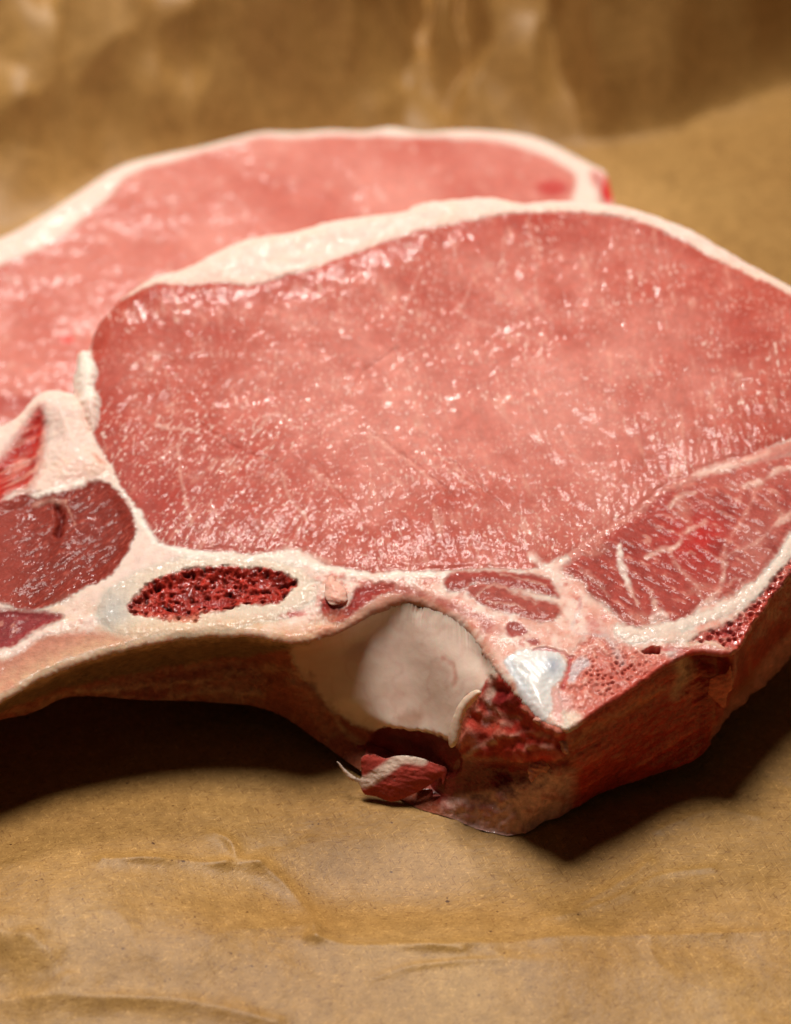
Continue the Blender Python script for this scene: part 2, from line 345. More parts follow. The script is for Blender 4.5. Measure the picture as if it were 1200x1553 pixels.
class Paint:
    def __init__(s, X, Y, U, V, base, lab):
        s.X, s.Y, s.U, s.V = X, Y, U, V
        wx = 5.0 * fbm(U * 2.5, V * 2.5, 3, 61) + 2.2 * pn(U * 14, V * 14, 63); wy = 5.0 * fbm(U * 2.5 + 40, V * 2.5, 3, 62) + 2.2 * pn(U * 14, V * 14 + 30, 64)
        s.Xw, s.Yw = X + wx, Y + wy; s.nz = fbm(U * 3.5 + 9, V * 3.5, 2, 65); s.nz2 = fbm(U * 5 + 3, V * 5, 2, 66)
        s.col = np.ones(X.shape + (3,)) * base; s.lab = np.full(X.shape, lab); s.H = np.zeros(X.shape)
    def d(s, pts, closed=True, margin=40): return CH.dist(pts, s.Xw, s.Yw, closed, margin)
    def lay(s, m, c, lab=None):
        m = np.clip(m, 0, 1); s.col += (c - s.col) * m[..., None]
        if lab is not None: s.lab[m > .5] = lab
    def zone(s, pts, c, soft=3.0, lab=None, rise=0, rw=12.0):
        d = s.d(pts); m = sm(-soft, soft, d); s.lay(m, c, lab)
        if rise: s.H += .6 * rise * sm(-2, rw, d)
        return d, m
    def line(s, pts, c, wid, soft=2.0, a=1.0, rise=0, lab=None, jit=1.0):
        d = s.d(pts, False, 30) + wid * (.75 + jit * .9 * s.nz); m = sm(-soft, soft, d) * a * np.clip(.85 + jit * .8 * s.nz2, .1, 1)
        s.lay(m, c, lab)
        if rise: s.H += .5 * rise * sm(-soft, soft + wid * .6, d)
        return m
(K_FAT, K_CAP, K_EYE, K_RIBM, K_RED, K_LOWM, K_BONE, K_MARR, K_MUS1, K_MUS2, K_SPIN, K_SPIB, K_SPO1, K_VERT, K_CART, K_POCK, K_RIBL) = range(17)
def face_surface():
    o, eu, ev = frame(PF, n0)
    def touv(pts):
        a = np.array(pts, float); q = hit(a[:, 0], a[:, 1], PF, n0) - o; return np.stack([q @ eu, q @ ev], -1)
    puv = touv(OUTLINE)
    umin, umax = puv[:, 0].min() - .1, puv[:, 0].max() + .1; vmin, vmax = puv[:, 1].min() - .1, puv[:, 1].max() + .1
    st = 0.0145; ul = touv([(-15, 800)])[0, 0]; ur = touv([(1215, 640)])[0, 0]
    us = np.concatenate([np.arange(umin, ul, .045), np.arange(ul, ur, st), np.arange(ur, umax, .045)])
    vs = np.arange(vmin, vmax, st)
    U, V = np.meshgrid(us, vs)
    D = Chart(umin - .2, vmin - .2, umax + .2, vmax + .2, .03).dist(puv, U, V, True, .3)
    D = D + .022 + .020 * fbm(U * 5, V * 5, 2, 90) + .008 * pn(U * 19, V * 19, 91)
    near = (D < 0) & (D > -.08)
    gv, gu = np.gradient(D, vs, us)
    U = np.where(near, U - D * gu, U); V = np.where(near, V - D * gv, V)
    inside = D > -.035
    Dp = np.maximum(D, 0)
    pl = o + U[..., None] * eu + V[..., None] * ev
    X, Y = pix(pl)
    p = Paint(X, Y, U, V, FAT, K_FAT)
    # ----- fat: warm and cool patches
    f1 = fbm(U * .8, V * .8, 3, 101); f2 = fbm(U * 5, V * 5, 3, 102)
    p.col *= (1 + .06 * f1 + .09 * f2)[..., None] * np.array((1, 1, 1)) ; p.col *= 1 + np.clip(f1, 0, 1)[..., None] * np.array((-.03, -.16, -.22))
    cap = ((Y < 452) & (X > 178)) | ((X > 1100) & (Y < 640))
    p.lab[cap] = K_CAP
    p.H += .014 * fbm(U * 1.8, V * 1.8, 3, 103) + .0016 * fbm(U * 12, V * 12, 2, 104)
    # pinkish, patchy connective tissue low on the right and along the inner edge
    wmask = sm(440, 520, X) * sm(840, 880, Y)
    q1 = fbm(U * 2.6, V * 2.6, 4, 110); q2 = fbm(U * 6, V * 6, 3, 111); q3 = fbm(U * 1.7 + 20, V * 1.7, 3, 112)
    p.lay(wmask * sm(-.4, .35, q1 + .5 * q2) * .9, PINK); p.lay(wmask * sm(.1, .55, q2 - .3 * q1) * .75, np.array((.56, .13, .09))); p.lay(wmask * sm(.15, .5, q3 + .5 * q2) * .5, np.array((.80, .58, .47)))
    lowm = sm(870, 930, Y) * sm(480, 420, X); p.lay(lowm * sm(-.2, .5, q1 + .3 * q2) * .7, np.array((.72, .47, .31))); p.lay(lowm * sm(.25, .6, q2 + .3 * q3) * .55, np.array((.62, .25, .17)))
    p.lay(sm(.1, .6, q3 + .3 * q2) * sm(0, 20, 452 - Y) * .45, np.array((.86, .58, .44)))
    tri = sm(600, 640, Y) * sm(860, 800, Y) * sm(240, 190, X); p.lay(tri * sm(0, .6, q3 + .4 * q2) * .5, np.array((.84, .60, .46)))
    p.lay(sm(60, 0, X) * sm(640, 600, Y) * .3, FATW)
    # ----- loin
    de = p.d(EYE, True, 220); m = sm(-2.5, 4.0, de)
    big = fbm(U * .45 + 3, V * .45, 2, 120); mid = fbm(U * 1.6, V * 1.6, 3, 121)
    cen = np.exp(-((X - 730) / 330) ** 2 - ((Y - 600) / 190) ** 2)
    c = LOIN + (LOINP * 1.06 - LOIN) * np.clip(.10 + .95 * cen + .5 * big + .6 * mid, 0, 1)[..., None]
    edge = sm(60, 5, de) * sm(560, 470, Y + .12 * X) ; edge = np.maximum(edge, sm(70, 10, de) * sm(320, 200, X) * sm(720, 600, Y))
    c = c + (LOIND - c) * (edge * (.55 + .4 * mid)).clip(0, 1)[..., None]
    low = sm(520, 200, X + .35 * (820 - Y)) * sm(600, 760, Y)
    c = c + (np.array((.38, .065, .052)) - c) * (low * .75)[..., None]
    c = c + (LOIND * 1.05 - c) * (sm(-.1, .5, fbm(U * .7 + 8, V * .7, 3, 122)) * .55 * (1 - .7 * cen))[..., None]
    # muscle bundles: the grain fans out across the cut
    g1 = [rot(U, V, a) for a in (12, -28, 3)]
    wl = sm(620, 380, X) * sm(480, 640, Y); wr = sm(800, 960, X); wm = np.clip(1 - wl - wr, 0, 1)
    def grain(fx, fy, seed, o=3):
        r = 0
        for (a, b), w_ in zip(g1, (wm, wl, wr)): r = r + w_ * fbm(a * fx, b * fy, o, seed)
        return r
    bund = grain(3.2, 1.1, 130); fine = grain(13, 5, 131, 2); thread = grain(7.5, 1.3, 132)
    c = c * (1 + .10 * bund + .07 * fine)[..., None]
    pale = sm(.18, .62, grain(6.5, 1.6, 133) + .35 * mid)
    c = c + (np.array((.74, .36, .27)) - c) * (pale * .40)[..., None]
    speck = sm(.25, .52, fbm(U * 22, V * 15, 2, 134)) * sm(-.35, .4, fbm(U * 1.5, V * 1.5, 2, 135) + .25 * wl)  # specks and flecks: fat marbling plus wet glints painted into the colour
    c = c + (np.array((.84, .56, .46)) - c) * (speck * .62)[..., None]
    ck = grain(20, 7.5, 139, 2); fleck = sm(.24, .5, ck) * sm(-.15, .45, fbm(U * 1.1 + 3, V * 1.1, 3, 138) + .2 * wl)
    c = c + (np.array((.90, .68, .58)) - c) * (fleck * .7)[..., None]
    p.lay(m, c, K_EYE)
    inner = sm(0, 60, de)
    p.H += m * (.02 * inner + .012 * bund * inner + .005 * thread + .003 * fine) - .012 * sm(9, 0, np.abs(de - 2))
    wet = sm(-.25, .45, fbm(U * .9 + 5, V * .9, 3, 136) + .35 * wl)
    bead = sm(.12, .55, fbm(U * 12, V * 9, 2, 137)) * (.3 + wet)
    p.H += m * inner * .0035 * bead
    LN = np.array((.80, .50, .40))
    for pts, wd, a in [([(232, 642), (260, 648), (300, 653)], 2.6, .9), ([(272, 660), (270, 690), (275, 720), (280, 750), (292, 795)], 2.2, .75), ([(428, 717), (440, 758), (466, 788)], 2.6, .8),
                       ([(390, 790), (415, 808), (445, 822)], 2, .6), ([(318, 765), (340, 795), (372, 830)], 1.6, .6), ([(225, 537), (246, 540)], 2.6, .8), ([(385, 660), (402, 640), (422, 628), (442, 643)], 2.6, .6),
                       ([(562, 660), (600, 690), (640, 720), (668, 742)], 2.4, .6), ([(642, 702), (690, 722), (722, 742)], 2.4, .45), ([(470, 712), (500, 735), (520, 745)], 3, .5), ([(560, 650), (565, 690), (585, 720), (610, 740)], 2, .5),
                       ([(640, 405), (622, 450), (600, 512)], 2.6, .45), ([(722, 420), (708, 450), (705, 480), (760, 498)], 1.6, .5), ([(1084, 360), (1090, 380), (1102, 402)], 3, .7), ([(765, 360), (762, 420)], 1.8, .5),
                       ([(700, 350), (690, 400)], 2, .5), ([(815, 400), (812, 440), (822, 470)], 1.8, .45), ([(822, 510), (820, 552)], 1.8, .5), ([(800, 615), (812, 650), (818, 668)], 2, .55), ([(870, 690), (890, 705)], 4, .4),
                       ([(1085, 640), (1088, 690)], 2, .4), ([(1050, 600), (1060, 660), (1058, 700)], 2, .35), ([(795, 792), (800, 806)], 4, .7), ([(432, 828), (470, 838), (500, 850)], 6, .7), ([(405, 838), (440, 826), (452, 800)], 2.5, .5),
                       ([(330, 470), (336, 500)], 1.6, .4), ([(265, 478), (270, 488)], 3, .8), ([(350, 590), (358, 615)], 2, .5)]:
        p.line(pts, LN, wd * .8, 3.5, a * .85, .010)
    for pts in ([(560, 655), (600, 686), (650, 722), (690, 760)], [(660, 690), (700, 716), (760, 770)], [(300, 640), (360, 680), (420, 700)], [(520, 610), (560, 560), (600, 530)], [(480, 700), (505, 740), (530, 770)]):
        p.H -= .016 * sm(-5, 1, p.d(pts, False, 20))
    # white rim of silverskin under the loin
    p.line([(205, 775), (222, 800), (245, 824), (300, 842), (380, 845), (440, 846), (490, 862), (540, 872), (640, 873), (680, 868)], FATW, 7, 5, .8, .02)
    p.line([(870, 842), (905, 815), (960, 780), (1010, 743), (1060, 719), (1130, 701), (1200, 680), (1290, 664)], np.array((.50, .13, .095)), 13, 5, 1, 0, K_EYE, 0)
    p.line([(840, 852), (900, 812), (960, 779), (1010, 742), (1060, 718), (1130, 699), (1200, 676), (1290, 662)], np.array((.62, .27, .2)), 1.6, 3, .6, 0)
    p.line([(1058, 722), (1085, 712), (1115, 704)], FAT, 8, 6, .8, .01)
    p.line([(812, 845), (830, 858), (842, 872), (838, 890)], FAT, 9, 5, .9, .015)
    # ----- rib-side muscles
    fr = [rot(U, V, -55), rot(U, V, -35)]; rg = fbm(fr[0][0] * 12, fr[0][1] * 2.6, 3, 140); rf = fbm(fr[1][0] * 26, fr[1][1] * 8, 2, 141)
    c = DARK * (1 + .30 * rg + .2 * rf)[..., None] + (np.array((.42, .10, .07)) - DARK) * (sm(.15, .6, rf + .6 * rg) * .45)[..., None]
    c = c + (np.array((.34, .06, .042)) - c) * (sm(60, 10, X) * .6)[..., None]
    d = p.d(RIBM); mm = sm(-5, 2, d); p.lay(mm, c, K_RIBM)
    p.H += -.035 * sm(-2, 20, d) + mm * (.007 * rg + .003 * rf + .03 * fbm(U * 2, V * 2, 2, 144))
    hole = p.line([(84, 766), (92, 784), (90, 806)], np.array((.12, .012, .01)), 6, 5, .85); p.H -= .10 * hole
    p.line([(52, 762), (72, 756), (98, 760)], np.array((.62, .34, .26)), 4, 4, .7, .03); p.line([(98, 758), (106, 775), (112, 792)], np.array((.6, .3, .22)), 1.6, 2, .7, .03)
    p.line([(48, 748), (85, 741), (128, 730)], FATW, 5, 3, .95, .04)
    c = RED * (1.0 + .5 * rg)[..., None] + (np.array((.72, .34, .25)) - RED) * (sm(-.05, .5, fbm(fr[0][0] * 9, fr[0][1] * 1.4, 3, 145)) * .6)[..., None]; d, mm = p.zone(REDS, c, 11, K_RED); p.H += -.03 * sm(0, 18, d) + .012 * mm * rg
    p.line([(66, 655), (62, 690), (54, 728)], np.array((.66, .30, .22)), 5, 5, .8, .02)
    p.line([(72, 655), (70, 690), (66, 710)], np.array((.62, .36, .28)), 1.2, 1.5, .8, -.03)
    p.zone([(140, 688), (150, 690), (160, 702), (150, 703)], np.array((.70, .36, .27)), 4)
    g = p.line([(112, 592), (122, 608), (127, 628), (136, 650)], np.array((.74, .42, .30)), 3, 4, .6); p.H -= .09 * g
    p.H += .07 * sm(-2, 14, p.d([(112, 560), (118, 530), (135, 524), (146, 560), (144, 585), (151, 608), (142, 650), (128, 620), (116, 596)])); p.lay(sm(-3, 8, p.d([(112, 560), (118, 530), (135, 524), (146, 560), (144, 585), (148, 608), (128, 612), (116, 596)])), FATW)
    p.H += .10 * sm(-5, 35, p.d([(0, 640), (50, 592), (80, 582), (112, 592), (120, 620), (140, 660), (165, 705), (150, 722), (90, 738), (70, 735), (72, 650)]))
    c = np.array((.26, .035, .035)) * (1 + .3 * rg)[..., None]; p.zone(LOWM, c, 5, K_LOWM, -.04)
    p.lay(sm(10, -4, np.abs(p.d([(0, 925), (40, 926), (90, 932)], False) + 2)) * .4, np.array((.2, .02, .02)))
    c = np.array((.50, .20, .13)) * (1 + .25 * fbm(U * 5, V * 5, 3, 142))[..., None]; p.zone(RIBL, c, 7, K_RIBL)
    p.line([(-60, 1015), (0, 992), (40, 975), (75, 955), (120, 942), (160, 940)], FAT, 6, 5, .9, .03)
    p.lay(sm(.1, .5, fbm(U * 7, V * 7, 2, 143)) * sm(190, 110, X) * sm(930, 945, Y) * sm(1000, 960, Y) * .5, PINK)
    # ----- rib bone
    dR, mR = p.zone(RING, np.array((.68, .53, .41)), 10, K_BONE, .03, 10)
    p.lay(mR * sm(225, 160, X) * .75 * (.8 + .6 * q2), np.array((.46, .40, .34))); p.lay(mR * sm(930, 950, Y) * .5, np.array((.70, .55, .40)))
    p.H += mR * .004 * pn(U * 18, V * 2, 150)
    ju = U + .05 * fbm(U * 4, V * 4, 2, 155); jv = V + .05 * fbm(U * 4 + 9, V * 4, 2, 156)
    mr = fbm(U * 3.2, V * 3.2, 3, 151)
    cw = cells(ju * 8, jv * 9.5, 3); cw2 = cells(ju * 18, jv * 20, 4); pore = sm(.10, .5, fbm(U * 8 + .6 * mr, V * 9.5, 3, 159)) + .6 * sm(.50, .12, cw) * sm(-.1, .3, mr) + sm(.45, .1, cw2) * .4 * sm(-.2, .5, fbm(U * 5, V * 5, 2, 157))
    c = np.array((.38, .026, .014)) * (1 + .7 * mr)[..., None]; c = c + (np.array((.04, .002, .002)) - c) * np.clip(pore, 0, 1)[..., None]
    c = c + (np.array((.60, .13, .09)) - c) * (sm(.1, .55, fbm(U * 8, V * 8, 2, 152) + .9 * sm(918, 945, Y) + .4 * sm(250, 200, X) - .25) * .8)[..., None]
    dm = p.d(MARR) - 3; mm = sm(-5, 1, dm); p.lay(mm, c, K_MARR)
    p.H += -.085 * sm(0, 14, dm) * (1 - .6 * sm(915, 938, Y)) - mm * (.08 * pore) + mm * .05 * mr + mm * .025 * fbm(U * 14, V * 14, 2, 158)
    # lumpy gristle right of the rib
    gl = sm(455, 475, X) * sm(560, 520, X) * sm(862, 872, Y); lump = fbm(U * 6, V * 6, 3, 153); p.H += gl * .045 * lump
    p.lay(gl * sm(.05, .45, lump) * .6, np.array((.55, .14, .11))); p.lay(gl * sm(.0, -.5, lump) * .5, FATW)
    d = p.d([(430, 968), (480, 962), (520, 950), (560, 925), (600, 905), (640, 905)], False); p.lay(sm(-24, -4, d) * .75, np.array((.60, .26, .18)))
    c = np.array((.30, .032, .024)) * (1 + .35 * mr)[..., None]; d, mm = p.zone(POCK, c, 5, K_POCK, -.05)
    c = np.array((.42, .085, .06)) * (1 + .3 * fbm(U * 6, V * 6, 3, 154))[..., None]
    p.line([(545, 884), (590, 890), (620, 900)], c, 6, 5, .9, -.02); p.line([(600, 888), (635, 898), (665, 912), (700, 928), (745, 945)], c, 8, 6, .85, -.02)
    p.line([(735, 952), (755, 955)], c, 8, 5, .7)
    for q in ([(765, 955), (770, 945), (785, 945), (800, 955), (797, 962), (775, 968)], [(798, 969), (811, 967), (818, 976), (806, 976)]): p.zone(q, np.array((.36, .07, .055)), 3, None, -.03)
    sg = rot(U, V, -22); sf = fbm(sg[0] * 5, sg[1] * 16, 2, 155)
    c = np.array((.33, .050, .036)) * (1 + .3 * sf)[..., None]
    p.zone(STR1, c, 5, K_MUS1, .02); p.zone(STR2, c * np.array((1.1, 1.4, 1.4)), 5, K_MUS2, .02)
    for q in ([(722, 906), (735, 893), (755, 889), (790, 904), (815, 915)], [(740, 912), (775, 918), (800, 925)], [(760, 872), (800, 880), (828, 890)]): p.line(q, np.array((.66, .36, .28)), 2.2, 2.5, .75, .01)
    # ----- muscles beside the spine
    d0 = rot(U, V, -38); sf = fbm(d0[0] * 3, d0[1] * 10, 3, 160); s2 = fbm(U * 9, V * 9, 2, 161)
    c = np.array((.36, .055, .040)) * (1 + .35 * sf + .2 * s2)[..., None]
    bl = np.exp(-(((X - 1062) / 55) ** 2 + ((Y - 815) / 48) ** 2)); c = c + (np.array((.46, .020, .016)) - c) * (bl * .9)[..., None]
    pr = np.exp(-(((X - 1150) / 42) ** 2 + ((Y - 835) / 50) ** 2)); c = c + (np.array((.44, .13, .10)) - c) * (pr * .9)[..., None]
    tp = sm(60, 0, np.abs(Y - (745 - .25 * (X - 1050)))) * sm(1040, 1080, X); c = c + (np.array((.58, .16, .12)) - c) * (tp * .5)[..., None]
    s3 = fbm(U * 1.6, V * 1.6, 3, 162); c = c + (np.array((.22, .018, .012)) - c) * (sm(.0, .5, s3) * .7)[..., None]; c = c + (np.array((.62, .27, .2)) - c) * (sm(-.1, -.55, s3) * .5)[..., None]
    c = c + (np.array((.70, .36, .28)) - c) * (sm(.2, .7, sf + .4 * s2) * .5)[..., None]
    d, mm = p.zone(SPIN, c, 7, K_SPIN, .03); p.H += mm * (.010 * sf + .003 * s2)
    FL = np.array((.80, .50, .40))
    for q, wd, cc, a in [([(938, 825), (941, 845), (945, 868), (952, 884)], 6.5, FATW, 1), ([(952, 884), (958, 898), (968, 912)], 3, FL, .8), ([(985, 895), (995, 915), (1006, 938)], 4, FL, .8), ([(980, 846), (1000, 833), (1025, 826), (1040, 806), (1072, 790)], 4.5, FL, .9),
                     ([(1018, 838), (1034, 866), (1058, 888), (1062, 905)], 2.8, FL, .6), ([(1098, 855), (1096, 880), (1080, 905), (1050, 926)], 4.5, FL, .9), ([(1145, 745), (1128, 788), (1108, 812), (1098, 840)], 6, np.array((.66, .26, .2)), .8),
                     ([(1128, 738), (1160, 728), (1180, 716), (1215, 710)], 5, FL, .9), ([(1060, 722), (1110, 708), (1165, 690)], 6, FL, .7), ([(1018, 768), (1030, 753), (1056, 747)], 4, FL, .85), ([(1100, 842), (1150, 822), (1172, 800), (1186, 780)], 2, FL, .6),
                     ([(1105, 888), (1120, 878), (1130, 890)], 1.5, FL, .5), ([(1180, 795), (1200, 780)], 5, FL, .7), ([(990, 938), (1004, 925), (1016, 944)], 8, FAT, .9), ([(880, 862), (905, 880), (922, 905)], 3, FL, .4), ([(985, 790), (1000, 800)], 2, FL, .5)]:
        p.line(q, cc, wd * .85, 4.5, a * .9, .010, None, 1.3)
    # ----- spine bones
    p.line([(1260, 750), (1205, 815), (1182, 855), (1150, 890), (1110, 917), (1070, 935), (1030, 949), (980, 960), (940, 955)], np.array((.70, .56, .46)), 13, 4, 1, .03, K_SPIB, .15)
    p.line([(950, 965), (1000, 968), (1050, 966)], np.array((.66, .48, .38)), 9, 6, .9, .02, K_SPIB)
    cw = cells(U * 10 + .5 * fbm(U * 5, V * 5, 2, 175), V * 11, 8); pore = sm(.42, .12, cw) * sm(-.5, .2, fbm(U * 4 + 5, V * 4, 2, 176)); gr = fbm(U * 9, V * 9, 3, 170)
    c = np.array((.50, .075, .055)) * (1 + .3 * gr)[..., None]; c = c + (np.array((.66, .36, .28)) - c) * (sm(0, .5, gr) * .6)[..., None]
    blood = np.exp(-(((X - 1100) / 26) ** 2 + ((Y - 950) / 16) ** 2)); c2 = c + (np.array((.25, .02, .018)) - c) * np.clip(pore * .9 + blood * .7, 0, 1)[..., None]
    d, mm = p.zone(SPO1, c2, 3.5, K_SPO1); p.H -= mm * (.06 * pore + .02) - mm * .02 * gr
    p.line([(1040, 976), (1080, 978), (1116, 986)], np.array((.66, .42, .31)), 5, 4, .9, .02)
    c = np.array((.60, .17, .12)) * (1 + .25 * gr)[..., None]; c = c + (np.array((.72, .44, .35)) - c) * (sm(0, .5, gr + .3 * sm(1010, 975, Y)) * .55)[..., None]
    pc = np.exp(-(((X - 935) / 48) ** 2 + ((Y - 1022) / 30) ** 2)); cw3 = cells(U * 12 + .5 * fbm(U * 5, V * 5, 2, 172), V * 13 + .5 * fbm(U * 5, V * 5 + 9, 2, 173), 12); pore = sm(.36, .08, cw3) * np.clip(.10 + 1.1 * pc, 0, 1) * sm(-.4, .2, fbm(U * 4, V * 4, 2, 174))
    c = c + (np.array((.42, .055, .04)) - c) * (pc * .5)[..., None]; c = c + (np.array((.24, .02, .018)) - c) * np.clip(pore, 0, 1)[..., None]
    d, mm = p.zone(VERT, c, 6, K_VERT); p.H += mm * (.025 * gr - .05 * pore)
    p.lay(np.exp(-(((X - 900) / 13) ** 2 + ((Y - 946) / 12) ** 2)) * (.6 + .5 * gr), np.array((.50, .07, .06)))
    p.lay(sm(.1, .5, gr) * sm(870, 890, X) * sm(965, 940, X) * sm(925, 940, Y) * sm(1000, 980, Y) * .5, np.array((.62, .24, .19)))
    p.line([(880, 905), (878, 925), (868, 945), (880, 960), (915, 965)], np.array((.60, .46, .45)), 2, 4, .6)
    p.line([(918, 960), (935, 985), (945, 1005)], np.array((.55, .45, .43)), 5, 6, .6)
    p.zone([(862, 1030), (865, 1010), (878, 999), (892, 998), (896, 1008), (880, 1020), (870, 1036)], np.array((.58, .42, .41)), 4)
    p.zone([(1012, 985), (1030, 982), (1042, 990), (1036, 1004), (1020, 1006)], np.array((.66, .52, .46)), 5)
    d, mm = p.zone([(977, 986), (990, 979), (1004, 983), (1001, 989), (985, 990)], np.array((.30, .02, .02)), 2); p.H -= .15 * mm
    p.line([(1003, 985), (1030, 984), (1062, 990)], np.array((.52, .05, .04)), 4, 4, .85, -.03)
    dc, mm = p.zone(CART, np.array((.70, .66, .62)), 4, K_CART)
    p.lay(mm * np.exp(-(((X - 838) / 14) ** 2 + ((Y - 1011) / 15) ** 2)), np.array((.44, .45, .50)))
    p.lay(mm * sm(800, 785, X - .55 * (Y - 1030)) * .5, np.array((.60, .62, .68))); p.lay(mm * sm(1040, 1080, Y) * .5, np.array((.74, .62, .56)))
    p.H += .05 * sm(-3, 24, dc) + mm * .006 * pn(*(q * s for q, s in zip(rot(U, V, 35), (14, 2))), 171)
    p.line([(812, 984), (850, 987), (865, 998), (861, 1015), (854, 1042)], np.array((.45, .03, .035)), 2.6, 3, .9, -.05)
    p.zone([(840, 1045), (860, 1050), (868, 1085), (850, 1098), (838, 1080)], np.array((.70, .34, .29)), 6)
    p.zone([(855, 1080), (885, 1085), (872, 1108), (856, 1106)], np.array((.74, .54, .42)), 6)
    et = sm(.16, .02, Dp) * sm(880, 930, Y); p.lay(et * .6 * (.7 + .6 * q2) * sm(880, 700, X), np.array((.62, .31, .18))); p.lay(et * .8 * sm(860, 900, X), np.array((.50, .06, .035)))
    # lumpy fat cap, pink where it meets the lean
    capm = (p.lab == K_CAP); p.H += capm * (.035 * fbm(U * 1.4, V * 2.4, 3, 181) + .008 * fbm(U * 7, V * 7, 2, 182))
    p.lay(capm * sm(-12, -1, de) * .35, np.array((.80, .48, .36)))
    tan = sm(.5, .12, Dp) * sm(905, 935, Y) * sm(540, 470, X); p.lay(tan * (.55 + .5 * q2), np.array((.68, .42, .25))); p.lay(tan * sm(.2, .6, q1 + .5 * q2) * .6, np.array((.60, .22, .14)))
    p.lay(np.exp(-(((X - 168) / 22) ** 2 + ((Y - 925) / 26) ** 2)) * .7, np.array((.42, .40, .37))); p.lay(np.exp(-(((X - 130) / 30) ** 2 + ((Y - 915) / 12) ** 2)) * (.5 + .5 * q2), np.array((.66, .44, .32)))
    p.lay(np.exp(-(((X - 445) / 22) ** 2 + ((Y - 932) / 9) ** 2)) * sm(-.1, .4, q2) * .9, np.array((.50, .05, .04)))
    # ----- overall form: soft rolled rim, slight sag
    soft_edge = np.where((X > 840) & (Y > 830), .05, np.where(Y < 700, .22, .12))
    r = soft_edge; q = np.clip(Dp / r, 0, 1)
    drop = r * (1 - np.sqrt(np.clip(1 - (1 - q) ** 2, 0, 1)))
    taper = sm(.10, 0, Dp) * .6
    lip = sm(520, 600, X) * sm(790, 740, X) * (Y > 850); ql = np.clip(Dp / .34, 0, 1); dl = 1 - np.sqrt(np.clip(1 - (1 - ql) ** 2, 0, 1))
    Hh = p.H * (1 - taper) - np.minimum(drop * .08 / r, .08) - .08 * lip * dl - .10 * sm(.35, 0, Dp) * (soft_edge > .2)
    Hh += .12 * fbm(U * .18, V * .18, 2, 180) * sm(0, 1.2, Dp)
    pos = pl + Hh[..., None] * n0
    F = grid_faces(*U.shape); ok = inside.ravel()[F].all(1) & (D.ravel()[F] > 0).any(1); F = F[ok]
    nrm = face_normals(pos, F)
    if (nrm[F[:, 0] // U.shape[1], F[:, 0] % U.shape[1]] @ n0).mean() < 0: nrm = -nrm
    L = p.lab.ravel()[F]; fl = L[:, 0]
    # the edge of the surface, for the sides to start from
    def edge(Q):
        q = Q - o; i = np.clip(np.searchsorted(us, q @ eu), 0, len(us) - 1); j = np.clip(np.searchsorted(vs, q @ ev), 0, len(vs) - 1)
        return Hh[j, i]
    return pos, nrm, p.col, p.lab, F, fl, edge
base1 = np.array([CONTACT[0], CONTACT[1], 0.0])
chop = empty('pork_chop', base1, "raw bone-in pork chop in front, in focus, with cut rib and spine bone", "meat", "pork chops")
FT = {K_FAT: ('connective_fat', M_FAT, None, None), K_CAP: ('fat_cap', M_FAT, None, "creamy white fat along the outer edge"), K_EYE: ('loin_muscle', M_LOIN, None, "large pale pink round of lean meat"),
      K_RIBM: ('rib_muscle', M_MUSC, None, "dark red muscle at the rib end"), K_RED: ('muscle_strip', M_MUSC, None, "bright red strip inside white fat"), K_LOWM: ('muscle_strip', M_MUSC, None, None),
      K_BONE: ('rib_bone', M_BONE, None, "cut rib with pale hard ring"), K_MARR: ('marrow', M_MARR, K_BONE, "dark red porous marrow"), K_MUS1: ('small_muscle', M_MUSC, None, None), K_MUS2: ('small_muscle', M_MUSC, None, None),
      K_SPIN: ('back_muscle', M_MUSC, None, "red muscle with white fat streaks"), K_SPIB: ('spine_process_bone', M_BONE, None, "pale arc of bone"), K_SPO1: ('marrow', M_MARR, K_SPIB, None),
      K_VERT: ('vertebra', M_BONE, None, "porous pink sawn bone"), K_CART: ('cartilage', M_CART, None, "glossy bluish white gristle"), K_POCK: ('muscle_pocket', M_MUSC, None, None), K_RIBL: ('rib_lining', M_MUSC, None, None)}
pos, nrm, col, lab, F, fl, edge_height = face_surface()
split(pos, nrm, col, lab, F, fl, FT, chop, base1)
